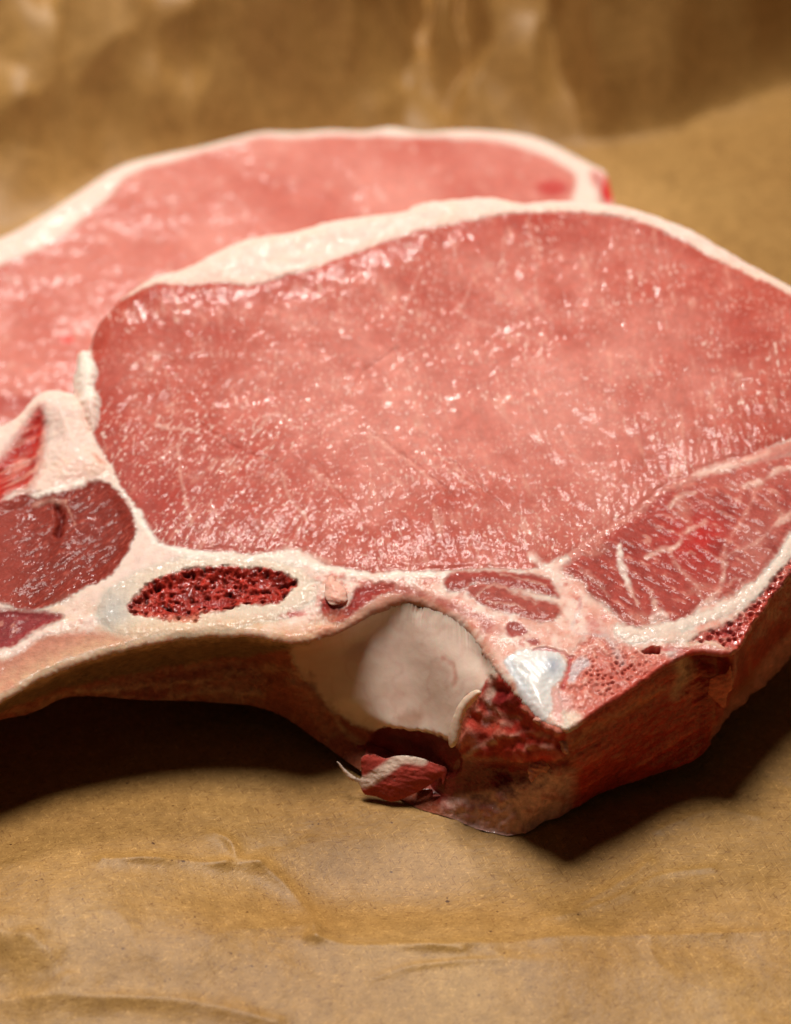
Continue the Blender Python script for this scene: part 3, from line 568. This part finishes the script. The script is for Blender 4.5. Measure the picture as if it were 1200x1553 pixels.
# ---------------------------------------------------------------- sides of the front chop
SECT = [  # from the cut face down to the paper: x, y in the traced drawing, depth below the cut face in cm
    [(-60, 1085, 0), (-58, 1098, .6), (-55, 1115, 1.0)],
    [(0, 1060, 0), (0, 1072, .45), (0, 1082, .8), (0, 1092, 1.0)],
    [(50, 1030, 0), (48, 1050, .55), (46, 1064, .9), (44, 1082, 1.2)],
    [(100, 1008, 0), (100, 1026, .6), (100, 1042, 1.0), (100, 1058, 1.3)],
    [(200, 978, 0), (200, 1000, .7), (200, 1022, 1.15), (200, 1061, 1.5)],
    [(300, 962, 0), (300, 985, .7), (300, 1003, 1.2), (300, 1035, 1.5), (300, 1064, 1.8)],
    [(380, 960, 0), (380, 980, .6), (382, 1000, 1.15), (382, 1035, 1.5), (382, 1070, 1.9)],
    [(450, 970, 0), (450, 990, .5), (446, 1015, .9), (440, 1045, 1.3), (436, 1090, 2.0)],
    [(500, 958, 0), (500, 985, .55), (494, 1020, .95), (485, 1060, 1.4), (475, 1118, 2.1)],
    [(560, 925, 0), (558, 965, .45), (552, 1010, .78), (542, 1070, 1.3), (530, 1110, 1.9), (520, 1150, 2.2)],
    [(605, 907, 0), (605, 940, .32), (605, 1000, .72), (600, 1080, 1.2), (598, 1106, 1.38), (590, 1125, 1.7), (586, 1150, 2.1), (578, 1190, 2.2)],
    [(665, 922, 0), (662, 950, .21), (662, 1000, .46), (655, 1080, 1.05), (648, 1114, 1.3), (645, 1130, 1.5), (643, 1155, 1.75), (640, 1180, 2.05), (632, 1225, 2.2)],
    [(705, 948, 0), (706, 980, .20), (705, 1030, .40), (698, 1090, .8), (694, 1128, 1.1), (690, 1150, 1.32), (688, 1170, 1.6), (686, 1195, 1.85), (682, 1240, 2.2)],
    [(735, 985, 0), (735, 1010, .20), (732, 1045, .35), (730, 1090, .65), (735, 1130, .9), (735, 1150, 1.1), (735, 1168, 1.4), (730, 1195, 1.7), (726, 1258, 2.2)],
    [(755, 1015, 0), (755, 1040, .2), (755, 1075, .45), (760, 1115, .68), (768, 1148, .92), (768, 1168, 1.4), (762, 1200, 1.6), (752, 1264, 2.2)],
    [(785, 1050, 0), (785, 1070, .2), (790, 1100, .4), (795, 1128, .58), (798, 1152, .8), (796, 1170, 1.25), (788, 1200, 1.5), (775, 1267, 2.2)],
    [(820, 1088, 0), (822, 1100, .12), (826, 1122, .28), (830, 1146, .5), (830, 1163, .95), (824, 1195, 1.3), (812, 1256, 2.2)],
    [(845, 1100, 0), (848, 1112, .12), (850, 1130, .28), (852, 1150, .55), (848, 1172, .95), (840, 1240, 2.2)],
    [(860, 1105, 0), (862, 1120, .2), (862, 1140, .5), (860, 1165, .95), (862, 1230, 2.2)],
    [(880, 1094, 0), (882, 1110, .3), (884, 1128, .6), (890, 1165, 1.15), (896, 1212, 2.2)],
    [(950, 1048, 0), (952, 1062, .28), (955, 1080, .55), (960, 1120, 1.15), (968, 1182, 2.2)],
    [(1030, 995, 0), (1030, 1012, .28), (1028, 1035, .6), (1030, 1085, 1.25), (1036, 1160, 2.2)],
    [(1060, 986, 0), (1062, 996, .5), (1058, 1020, .75), (1055, 1075, 1.3), (1058, 1150, 2.2)],
    [(1085, 988, 0), (1088, 998, .5), (1085, 1025, .8), (1078, 1075, 1.35), (1070, 1140, 2.2)],
    [(1115, 985, 0), (1114, 1000, .3), (1110, 1030, .7), (1098, 1070, 1.3), (1082, 1120, 2.2)],
    [(1140, 945, 0), (1138, 965, .35), (1134, 1000, .8), (1122, 1040, 1.35), (1106, 1088, 2.2)],
    [(1180, 890, 0), (1178, 915, .4), (1175, 950, .85), (1170, 985, 1.4), (1160, 1038, 2.2)],
    [(1215, 850, 0), (1213, 875, .4), (1210, 910, .9), (1206, 945, 1.4), (1200, 996, 2.2)],
]
def outline_sections(pts, depth):
    P = np.array(pts, float); E = hit(P[:, 0], P[:, 1], PF, n0); T = np.gradient(E, axis=0)
    out = np.cross(T, n0); out /= np.linalg.norm(out, axis=1, keepdims=True)
    c = E.mean(0)
    res = []
    for i in range(len(P)):
        o_ = out[i]
        sec = []
        for t in (0, .15, .4, .7, 1):
            q = E[i] + o_ * (.12 * sin(pi * t) - .15 * t) * depth[1] - n0 * t * depth[0][i]
            x, y = pix(q); sec.append((float(x), float(y), t * depth[0][i]))
        res.append(sec)
    return res
K_R = dict(side=0, under=1, memb=2, dark=3, torn=4, lobe=5, saw=6, rside=7, cap=8)
RT_TABLE = {0: ('side_tissue', M_RIM, None, None), 1: ('rib_underside', M_RIM, None, "shaded tan lining under the rib"), 2: ('membrane', M_MEMB, None, "smooth cream lining of the rib hollow"), 3: ('inner_muscle', M_MUSC, None, "dark muscle at the foot of the hollow"),
            4: ('torn_muscle', M_MUSC, None, "ragged wet red meat below the gristle"), 5: ('lower_lobe', M_RIM, None, "pale pink lobe touching the paper"), 6: ('sawn_side', M_RIM, None, "brownish red sawn side of the spine bone"), 7: ('outer_side', M_RIM, None, None), 8: ('fat_side', M_FAT, None, None)}
def sides():
    left = OUTLINE[OUTLINE.index((-200, 1110)):] + OUTLINE[:OUTLINE.index((1215, 850))]
    left = [q for i, q in enumerate(left)]
    nA = len(left)
    # walk order: lower edge left to right (SECT), then round the back from right to left
    back = left[::-1]                      # from the right end over the fat cap to the far left
    bx = np.array([q[0] for q in back], float)
    dep = np.where(bx < 60, np.interp(bx, [-460, 60], [1.1, 1.9]), 2.05)
    low_left = np.array([q[1] > 870 for q in back]) & (bx < 0); dep[low_left] = 1.05
    autos = outline_sections(back, (dep, 1.0))
    front = [[q[0], (q[0][0], q[0][1] + 13, .29)] + [r_ for r_ in q[1:] if r_[2] > .4] if q[0][0] <= 500 else q for q in SECT]
    secs = front + autos
    R = 72
    def resample(sec):
        s = np.array(sec, float)
        q = s.copy(); q[:, 2] *= 62
        dr = .19 if s[0, 1] < 700 else .085; e = hit(s[:1, 0], s[:1, 1], PF, n0)[0] - dr * n0; ex, ey = pix(e); s[0] = (ex, ey, dr)
        L = np.r_[0, np.cumsum(np.linalg.norm(np.diff(q, axis=0), axis=1))]; L /= L[-1]
        t = np.linspace(0, 1, R)
        c = catmull(s, False, 12); cq = catmull(q, False, 12); Lc = np.r_[0, np.cumsum(np.linalg.norm(np.diff(cq, axis=0), axis=1))]; Lc /= Lc[-1]
        return np.stack([np.interp(t, Lc, c[:, k]) for k in range(3)], -1)
    G = np.stack([resample(s) for s in secs])            # section, row, 3
    n = len(secs); cols = []
    for i in range(n):
        a, b, c, d = G[(i - 1) % n], G[i], G[(i + 1) % n], G[(i + 2) % n]
        ln = np.hypot(*(c[0, :2] - b[0, :2])); vis = i < len(SECT)
        k = max(2, int(ln / (1.6 if vis else 8)))
        # centripetal-like tangents keep uneven spacing tame
        l0 = np.hypot(*(b[0, :2] - a[0, :2])) + 1e-6; l2 = np.hypot(*(d[0, :2] - c[0, :2])) + 1e-6
        m1 = ((c - b) / ln + (b - a) / l0) * .5 * ln if vis else (c - a) * .5
        m2 = ((d - c) / l2 + (c - b) / ln) * .5 * ln if vis else (d - b) * .5
        lim = 1.0
        for t in np.arange(k) / k:
            h00 = 2 * t ** 3 - 3 * t ** 2 + 1; h10 = t ** 3 - 2 * t ** 2 + t; h01 = -2 * t ** 3 + 3 * t ** 2; h11 = t ** 3 - t ** 2
            cols.append(h00 * b + h10 * m1 * lim + h01 * c + h11 * m2 * lim)
    A = np.stack(cols, 1)                                   # row, column, 3
    X, Y, W = A[..., 0], A[..., 1], A[..., 2]
    P = hit(X, Y, PF, n0, W)
    # stay above the paper
    low = P[..., 2] < .02
    Pz = hit(X, Y, np.array([0, 0, .02]), Z); P = np.where(low[..., None], Pz, P)
    q0 = P[0] - ((P[0] - PF) @ n0)[:, None] * n0; k0 = q0 + (edge_height(q0) - .012)[:, None] * n0 - P[0]
    P = P + k0[None] * sm(.14, 0, np.linspace(0, 1, R))[:, None, None]
    U = (X - 600) / 105; V = -(Y - 776) / 80
    rowt = np.linspace(0, 1, R)[:, None] * np.ones(X.shape)
    N = grid_normals(P, True)
    flip = np.sign(np.sum(N * (CAM - P), -1)[:, :600].mean()); N *= flip
    p = Paint(X, Y, U, V, np.array((.36, .09, .045)), 0)
    f1 = fbm(U * 1.3, V * 1.3, 3, 201); f2 = fbm(U * 4, V * 4, 3, 202); f3 = fbm(U * 12, V * 12, 2, 203)
    front = np.zeros(X.shape, bool)
    ncs = 0
    for i in range(len(SECT)):
        pass
    p.lay(sm(0, .6, f1 + .5 * f2) * .55, np.array((.50, .20, .10))); p.lay(sm(.1, .6, f2 - .2) * .5, np.array((.30, .06, .04)))
    # back rim: fat
    isback = (Y < 850) | ((X < -70))
    p.col[isback] = FAT * .97; p.lab[isback] = 8
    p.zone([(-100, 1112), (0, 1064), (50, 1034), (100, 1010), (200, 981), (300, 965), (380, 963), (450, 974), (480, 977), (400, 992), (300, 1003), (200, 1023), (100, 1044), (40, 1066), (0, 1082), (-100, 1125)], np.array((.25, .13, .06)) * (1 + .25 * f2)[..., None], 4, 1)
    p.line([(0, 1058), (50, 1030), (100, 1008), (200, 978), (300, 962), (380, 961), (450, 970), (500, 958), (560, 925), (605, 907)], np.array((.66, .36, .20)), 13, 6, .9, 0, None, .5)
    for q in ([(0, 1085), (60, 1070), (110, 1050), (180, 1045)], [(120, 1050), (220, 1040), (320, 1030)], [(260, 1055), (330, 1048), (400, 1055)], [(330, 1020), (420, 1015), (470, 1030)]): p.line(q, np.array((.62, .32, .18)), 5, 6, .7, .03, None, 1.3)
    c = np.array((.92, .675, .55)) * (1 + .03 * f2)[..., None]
    c = c + (np.array((.58, .30, .19)) - c) * (sm(570, 460, X + .25 * (Y - 1000)) * .9)[..., None]  # browner to the left: shade inside the hollow put into the colour
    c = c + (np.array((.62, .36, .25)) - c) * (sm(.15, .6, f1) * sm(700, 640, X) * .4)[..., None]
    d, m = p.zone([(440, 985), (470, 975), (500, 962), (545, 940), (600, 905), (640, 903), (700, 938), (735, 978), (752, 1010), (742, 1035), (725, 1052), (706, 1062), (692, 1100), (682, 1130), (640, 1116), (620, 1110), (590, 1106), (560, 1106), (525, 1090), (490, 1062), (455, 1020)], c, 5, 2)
    p.H += m * .010 * fbm(U * 1.2, V * 1.6, 2, 210); memb = m.copy()
    p.line([(560, 925), (605, 908), (640, 910), (700, 950)], np.array((.72, .52, .40)), 8, 8, .7)
    vn = fbm(U * 2.2 + 5, V * 2.2, 4, 211); p.lay(m * sm(.2, .7, vn) * .3, np.array((.80, .50, .38))); p.lay(m * sm(.12, .02, np.abs(fbm(U * 2, V * 1.5, 2, 212))) * .18, np.array((.66, .32, .24)))
    p.line([(673, 998), (688, 1012), (690, 1042)], np.array((.66, .22, .14)), 3, 4, .8, -.02)
    p.zone([(600, 1085), (635, 1080), (640, 1095), (610, 1100)], np.array((.68, .42, .31)), 7)
    for q in ([(500, 1065), (512, 1085), (520, 1110)], [(470, 1020), (478, 1050), (500, 1075)], [(445, 1030), (470, 1040)]): p.line(q, np.array((.22, .05, .035)), 5, 6, .6, -.04)
    p.line([(505, 1075), (515, 1100), (545, 1130)], np.array((.60, .36, .22)), 4, 5, .7, .03)
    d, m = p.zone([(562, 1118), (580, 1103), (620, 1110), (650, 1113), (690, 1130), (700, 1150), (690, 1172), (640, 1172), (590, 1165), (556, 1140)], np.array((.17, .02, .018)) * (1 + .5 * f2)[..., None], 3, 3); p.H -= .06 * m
    # torn wet meat
    t1 = fbm(U * 2.4, V * 2.4, 3, 220); t2 = fbm(U * 7, V * 5, 3, 221)
    c = np.array((.48, .045, .028)) * (1 + .4 * t2)[..., None]; c = c + (np.array((.66, .24, .16)) - c) * (sm(0, .5, t1 + .35 * t2) * .75)[..., None]
    c = c + (np.array((.27, .02, .022)) - c) * (np.exp(-(((X - 765) / 30) ** 2 + ((Y - 1062) / 22) ** 2)) * .9)[..., None]
    c = c + (np.array((.62, .13, .07)) - c) * (np.exp(-(((X - 740) / 20) ** 2 + ((Y - 1092) / 14) ** 2)) * .8)[..., None]
    d, m = p.zone([(735, 1035), (756, 1020), (785, 1052), (820, 1090), (845, 1102), (861, 1108), (866, 1140), (840, 1152), (800, 1156), (760, 1150), (715, 1146), (700, 1140), (706, 1100), (725, 1065)], c, 4, 4); p.H += m * (.10 * t1 + .025 * t2)
    for q in ([(722, 1075), (745, 1090), (775, 1100)], [(770, 1120), (800, 1110), (830, 1118)], [(735, 1060), (760, 1085), (790, 1090)], [(800, 1135), (835, 1130)]): p.line(q, np.array((.72, .36, .26)), 3.5, 4, .7, .04, None, 1.3)
    p.line([(742, 985), (748, 1010), (745, 1040), (740, 1062)], np.array((.78, .56, .43)), 8, 5, .9, .03); p.line([(741, 1058), (738, 1085), (733, 1100)], np.array((.60, .38, .36)), 4, 4, .8, .03)
    p.line([(705, 1148), (730, 1130), (750, 1122)], np.array((.68, .44, .30)), 5, 5, .8, .05)
    p.line([(860, 1105), (862, 1125), (864, 1145)], np.array((.66, .36, .24)), 2.5, 3, .7, .03)
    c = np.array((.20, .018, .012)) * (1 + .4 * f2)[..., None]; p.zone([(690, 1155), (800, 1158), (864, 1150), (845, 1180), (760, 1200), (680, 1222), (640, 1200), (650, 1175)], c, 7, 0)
    c = np.array((.72, .38, .30)) * (1 + .2 * f2)[..., None]; c = c + (np.array((.36, .05, .035)) - c) * (sm(0, .45, f2 + .3 * f1) * .6)[..., None]
    d, m = p.zone([(670, 1222), (720, 1205), (780, 1190), (850, 1168), (880, 1180), (870, 1235), (800, 1275), (720, 1270)], c, 8, 5); p.H += m * (.05 * f2)
    # sawn side
    st = rot(U, V, 38); streak = fbm(st[0] * 1.0, st[1] * 7, 3, 230)
    c = np.array((.44, .038, .016)) * (1 + .55 * streak)[..., None]; c = c + (np.array((.58, .19, .10)) - c) * (sm(.15, .6, streak + .5 * f2) * .5)[..., None]
    d, m = p.zone([(862, 1107), (905, 1078), (950, 1050), (990, 1022), (1030, 996), (1062, 988), (1075, 1050), (1070, 1160), (880, 1250), (872, 1170)], c, 16, 6); p.H += m * (.03 * streak + .02 * fbm(st[0] * 3, st[1] * 16, 2, 232))
    p.line([(880, 1096), (950, 1050), (1028, 1000)], np.array((.36, .04, .03)), 7, 5, .7)
    p.zone([(868, 1120), (900, 1096), (950, 1071), (1000, 1044), (1010, 1050), (960, 1080), (900, 1110), (872, 1134)], np.array((.52, .15, .075)) * (1 + .35 * streak)[..., None], 7, 6, .03)
    p.zone([(1022, 1002), (1035, 998), (1052, 1002), (1046, 1030), (1032, 1052), (1018, 1058), (1026, 1030)], np.array((.62, .34, .22)), 9, 6, .04)
    p.zone([(1050, 990), (1110, 990), (1104, 1004), (1060, 1008)], np.array((.30, .02, .015)), 4)
    vs = fbm(U * 6, V * 1.2, 3, 231)
    c = np.array((.38, .036, .016)) * (1 + .5 * vs)[..., None]; c = c + (np.array((.46, .20, .10)) - c) * (sm(.1, .5, vs) * .45)[..., None]
    d, m = p.zone([(1066, 1008), (1112, 990), (1140, 950), (1180, 895), (1230, 840), (1230, 960), (1160, 1000), (1110, 1060), (1062, 1150)], c, 6, 7)
    c = np.array((.54, .20, .15)) * (1 + .25 * f2)[..., None]; d, m = p.zone([(1072, 1150), (1100, 1075), (1140, 1040), (1160, 1000), (1230, 940), (1230, 1000), (1170, 1045), (1112, 1092)], c, 8, 7); p.H += m * .04 * f2
    amp = .025 * f1 + .018 * f2 + .006 * f3
    disp = (amp * (1 - .85 * memb) + p.H) * sm(0, .08, rowt)
    P = P + disp[..., None] * N
    P[..., 2] = np.maximum(P[..., 2], .012)
    N = grid_normals(P, True) * flip
    F = grid_faces(*X.shape, wrap=True); fl_ = p.lab.ravel()[F[:, 0]]
    split(P, N, p.col, p.lab, F, fl_, RT_TABLE, chop, base1)
    return P[-1], W[-1]
ringP, ringW = sides()
def underside():
    q = (ringP[::6] + 0); c0 = q.mean(0)
    inner = []
    o, eu, ev = frame(PF, n0)
    uv = np.stack([(q - o) @ eu, (q - o) @ ev], -1); wr = -((q - o) @ n0)
    us = np.arange(uv[:, 0].min(), uv[:, 0].max(), .12); vs = np.arange(uv[:, 1].min(), uv[:, 1].max(), .12)
    U, V = np.meshgrid(us, vs); d, ins = segdist(uv, U, V, True)
    dd = np.hypot(U[..., None] - uv[:, 0], V[..., None] - uv[:, 1]); W = np.minimum((wr + .9 * dd).min(-1), 2.1) - .06
    P = o + U[..., None] * eu + V[..., None] * ev - W[..., None] * n0; P[..., 2] = np.maximum(P[..., 2], .015)
    F = grid_faces(*U.shape); ok = (ins & (d > .14)).ravel()[F].all(1)
    ids, inv = np.unique(F[ok], return_inverse=True)
    build('underside', P.reshape(-1, 3)[ids], None, np.ones((len(ids), 3)) * LOIN, inv.reshape(-1, 4), M_RIM, chop, None, base1)
underside()
# ---------------------------------------------------------------- small loose pieces of the front chop
def piece(name, pts, w0, thick, color, material, slope=(0, 0), rough=.02, seed=0, label=None, paint=None, edge=2.0):
    """a thick rounded scrap: traced outline, depth w0 under the cut face, swelling to the given thickness"""
    P2 = np.array(pts, float); x0, y0 = P2.min(0) - 3; x1, y1 = P2.max(0) + 3
    st = 1.6; X, Y = np.meshgrid(np.arange(x0, x1, st), np.arange(y0, y1, st))
    D = Chart(x0 - 4, y0 - 4, x1 + 4, y1 + 4, 1.0).dist(pts, X, Y, True, 8, 5)
    D = D + edge * fbm(X * .10, Y * .13, 2, seed + 5)
    gy, gx = np.gradient(D, st); near = (D < 0) & (D > -st * 1.6)
    X = np.where(near, X - D * gx, X); Y = np.where(near, Y - D * gy, Y); Dp = np.maximum(D, 0)
    F = grid_faces(*X.shape); ok = (D > -st * 1.6).ravel()[F].all(1) & (D.ravel()[F] > 0).any(1); F = F[ok]
    cx, cy = P2.mean(0); U, V = X / 105, Y / 80
    W = w0 + slope[0] * (X - cx) / 105 + slope[1] * (Y - cy) / 80
    mx = D.max(); b = thick * (1 - (1 - np.clip(Dp / mx, 0, 1)) ** 2)
    nz = rough * (fbm(U * 7, V * 7, 3, seed) + .8 * fbm(U * 4 + V * 3, V * 16 - U * 6, 2, seed + 3))
    ex = np.where(D > 0, 1, 0)
    fr = hit(X, Y, PF, n0, W) ; d = ray(X, Y); d /= np.linalg.norm(d, axis=-1, keepdims=True)
    top = fr - d * (b * (1 + 6 * nz) )[..., None] * .6 - d * (nz * ex)[..., None]; bot = fr + d * b[..., None] * .6
    for q in (top, bot): q[..., 2] = np.maximum(q[..., 2], .012)
    C = np.ones(X.shape + (3,)) * np.asarray(color); C *= (1 + .18 * fbm(U * 5, V * 5, 3, seed + 1))[..., None]
    if paint: paint(X, Y, C, U, V)
    nv = X.size
    V3 = np.vstack([top.reshape(-1, 3), bot.reshape(-1, 3)]); Fa = np.vstack([F[:, ::-1], F + nv])
    ids, inv = np.unique(Fa, return_inverse=True)
    o = build(name, V3[ids], None, np.vstack([C.reshape(-1, 3)] * 2)[ids], inv.reshape(-1, 4), material, chop, label, base1)
    # weld the rim
    import bmesh
    bm = bmesh.new(); bm.from_mesh(o.data); bmesh.ops.remove_doubles(bm, verts=bm.verts, dist=2e-6); bmesh.ops.recalc_face_normals(bm, faces=bm.faces); bm.to_mesh(o.data); bm.free()
    return o
def flap_paint(X, Y, C, U, V):
    P = catmull([(513, 1156), (548, 1186), (580, 1170), (610, 1150), (640, 1152)], False, 5); d, _ = segdist(P, X, Y, False)
    m = sm(13, 5, d)[..., None]; C += (np.array((.80, .56, .44)) - C) * m
piece('meat_flap', [(511, 1154), (530, 1172), (548, 1180), (548, 1150), (565, 1144), (585, 1150), (605, 1146), (632, 1148), (660, 1158), (678, 1166), (672, 1190), (668, 1178), (650, 1192), (625, 1205), (597, 1216), (570, 1208), (552, 1204), (544, 1188), (528, 1180)], 1.82, .12, (.44, .06, .042), M_MUSC, (-.1, .6), .012, 301, "loose red and white flap sticking out to the left", flap_paint, 0.8)
piece('tendon', [(722, 1046), (730, 1050), (722, 1062), (708, 1078), (700, 1100), (694, 1126), (684, 1134), (680, 1122), (685, 1095), (695, 1070), (708, 1054)], .52, .12, (.74, .55, .41), M_MEMB, (-.5, .55), .0005, 311, None, None, .8)
piece('fat_crumb', [(495, 880), (503, 873), (512, 882), (524, 894), (527, 908), (515, 917), (500, 916), (493, 905)], -.04, .14, (.76, .40, .31), M_FAT, (0, 0), .02, 317)
piece('meat_scrap', [(1080, 1026), (1100, 1022), (1108, 1010), (1111, 1045), (1104, 1052), (1100, 1074), (1088, 1066), (1074, 1050)], .66, .07, (.58, .11, .05), M_RIM, (.2, .9), .012, 319)
piece('meat_scrap', [(805, 1158), (822, 1150), (835, 1158), (830, 1170), (818, 1174), (806, 1186), (800, 1170)], .95, .08, (.62, .22, .14), M_RIM, (0, .6), .02, 321)
piece('meat_scrap', [(808, 1092), (820, 1086), (838, 1098), (852, 1112), (862, 1128), (862, 1144), (852, 1138), (842, 1122), (826, 1108)], .22, .09, (.62, .27, .2), M_MUSC, (0, .5), .02, 323)
# ---------------------------------------------------------------- pork chop behind
T2 = radians(5.0)
n2 = np.array([0.0, -sin(T2), cos(T2)]); P2_ = np.array([0, 3.0, 1.25])
OUT2 = [(-420, 640), (-330, 500), (-200, 420), (-80, 372), (0, 350), (60, 318), (120, 280), (180, 242), (240, 225), (300, 213), (350, 200), (400, 189), (450, 190), (500, 186), (550, 188), (595, 182), (640, 190), (700, 186), (770, 190),
        (820, 200), (870, 224), (900, 240), (918, 250), (926, 275), (930, 310), (900, 380), (820, 430), (600, 500), (420, 560), (200, 640), (60, 668), (-150, 690), (-350, 720)]
EYE2 = [(-330, 560), (-200, 480), (-80, 430), (0, 402), (60, 375), (120, 335), (170, 290), (200, 262), (260, 243), (330, 222), (400, 209), (500, 204), (600, 205), (680, 208), (760, 216), (820, 232), (858, 252), (876, 270), (868, 300), (860, 340), (780, 410), (600, 470), (300, 600), (60, 640), (-200, 650)]
def back_chop():
    o, eu, ev = frame(P2_, n2)
    a = np.array(OUT2, float); q = hit(a[:, 0], a[:, 1], P2_, n2) - o; puv = np.stack([q @ eu, q @ ev], -1)
    us = np.arange(puv[:, 0].min() - .1, puv[:, 0].max() + .1, .04); vs = np.arange(puv[:, 1].min() - .1, puv[:, 1].max() + .1, .04)
    U, V = np.meshgrid(us, vs); D = Chart(us[0] - .2, vs[0] - .2, us[-1] + .2, vs[-1] + .2, .05).dist(puv, U, V, True, 1.0)
    near = (D < 0) & (D > -.1); gv, gu = np.gradient(D, vs, us)
    U = np.where(near, U - D * gu, U); V = np.where(near, V - D * gv, V); Dp = np.maximum(D, 0)
    pl = o + U[..., None] * eu + V[..., None] * ev; X, Y = pix(pl)
    col = np.ones(X.shape + (3,)) * FAT; lab = np.full(X.shape, 0)
    ch = Chart(-500, 120, 1000, 780, 3.0)
    wx = 5 * fbm(U * 1.5, V * 1.5, 2, 401)
    d = ch.dist(EYE2, X + wx, Y + wx, True, 120); m = sm(-4, 6, d)
    c = LOIN + (LOINP * 1.05 - LOIN) * np.clip(.65 + 1.0 * fbm(U * .5, V * .5, 3, 402), 0, 1)[..., None]
    c = c + (np.array((.78, .5, .42)) - c) * (sm(.2, .6, fbm(U * 5, V * 3, 3, 403)) * .35)[..., None]
    c = c + (LOIND - c) * (sm(40, 5, d) * sm(300, 500, Y) * .5)[..., None]
    col += (c - col) * m[..., None]; lab[m > .5] = 1
    for cx, cy, rx, ry, cc in ((922, 278, 13, 26, (.62, .03, .03)), (838, 285, 26, 14, (.48, .06, .05)), (102, 514, 13, 8, (.66, .09, .07)), (10, 612, 70, 14, (.42, .08, .06)), (905, 265, 12, 18, (.72, .3, .26))):
        k = sm(1.3, .5, np.hypot((X - cx) / rx, (Y - cy) / ry)); col += (np.array(cc) - col) * k[..., None]
    H = -.16 * sm(.3, 0, Dp) + .05 * fbm(U * .6, V * .6, 3, 404) + .01 * fbm(U * 5, V * 5, 3, 405) * (1 - sm(.25, 0, Dp))
    H = H * sm(0, .3, Dp) - .16 * (1 - sm(0, .3, Dp))
    pos = pl + H[..., None] * n2
    F = grid_faces(*X.shape); ok = (D > -.08).ravel()[F].all(1) & (D.ravel()[F] > 0).any(1); F = F[ok]
    nrm = face_normals(pos, F)
    if (nrm.reshape(-1, 3)[F[:, 0]] @ n2).mean() < 0: nrm = -nrm
    c3 = pos[D > .3].mean(0); base = np.array([c3[0], c3[1], 0])
    ch2 = empty('pork_chop', base, "blurred raw pork chop lying behind and under the front one", "meat", "pork chops")
    split(pos, nrm, col, lab, F, lab.ravel()[F][:, 0], {0: ('fat_cap', M_FAT, None, "white fat rim"), 1: ('loin_muscle', M_BACK, None, "pale pink round of lean meat")}, ch2, base)
    # sides and base
    B = catmull(OUT2, True, 6); E = hit(B[:, 0], B[:, 1], P2_, n2) - .17 * n2
    dn = np.array([0, 0, -1.0]); rows = []
    inw = E.mean(0) - E; inw /= np.linalg.norm(inw, axis=1, keepdims=True)
    for t in np.linspace(0, 1, 14):
        q = E.copy(); q[:, 2] = E[:, 2] * (1 - t) + .0 * t; q += (-.14 * sin(pi * t) + .25 * t * t) * inw * np.array([1, 1, 0]); rows.append(q)
    for s in (.6, .2, .001): rows.append(E.mean(0) * np.array([1, 1, 0]) + (rows[13] - E.mean(0)) * np.array([s, s, 0]))
    P = np.stack(rows); N = grid_normals(P, True)
    if (N[5, 0] @ inw[0]) > 0: N = -N
    C = np.ones(P.shape) * FAT
    pr = sm(40, 15, np.hypot(pix(P)[0] - 928, pix(P)[1] - 290)); C += (np.array((.62, .10, .09)) - C) * pr[..., None]
    build('fat_side', P.reshape(-1, 3), N.reshape(-1, 3), C.reshape(-1, 3), grid_faces(*P.shape[:2], wrap=True), M_FAT, ch2, None, base)
back_chop()
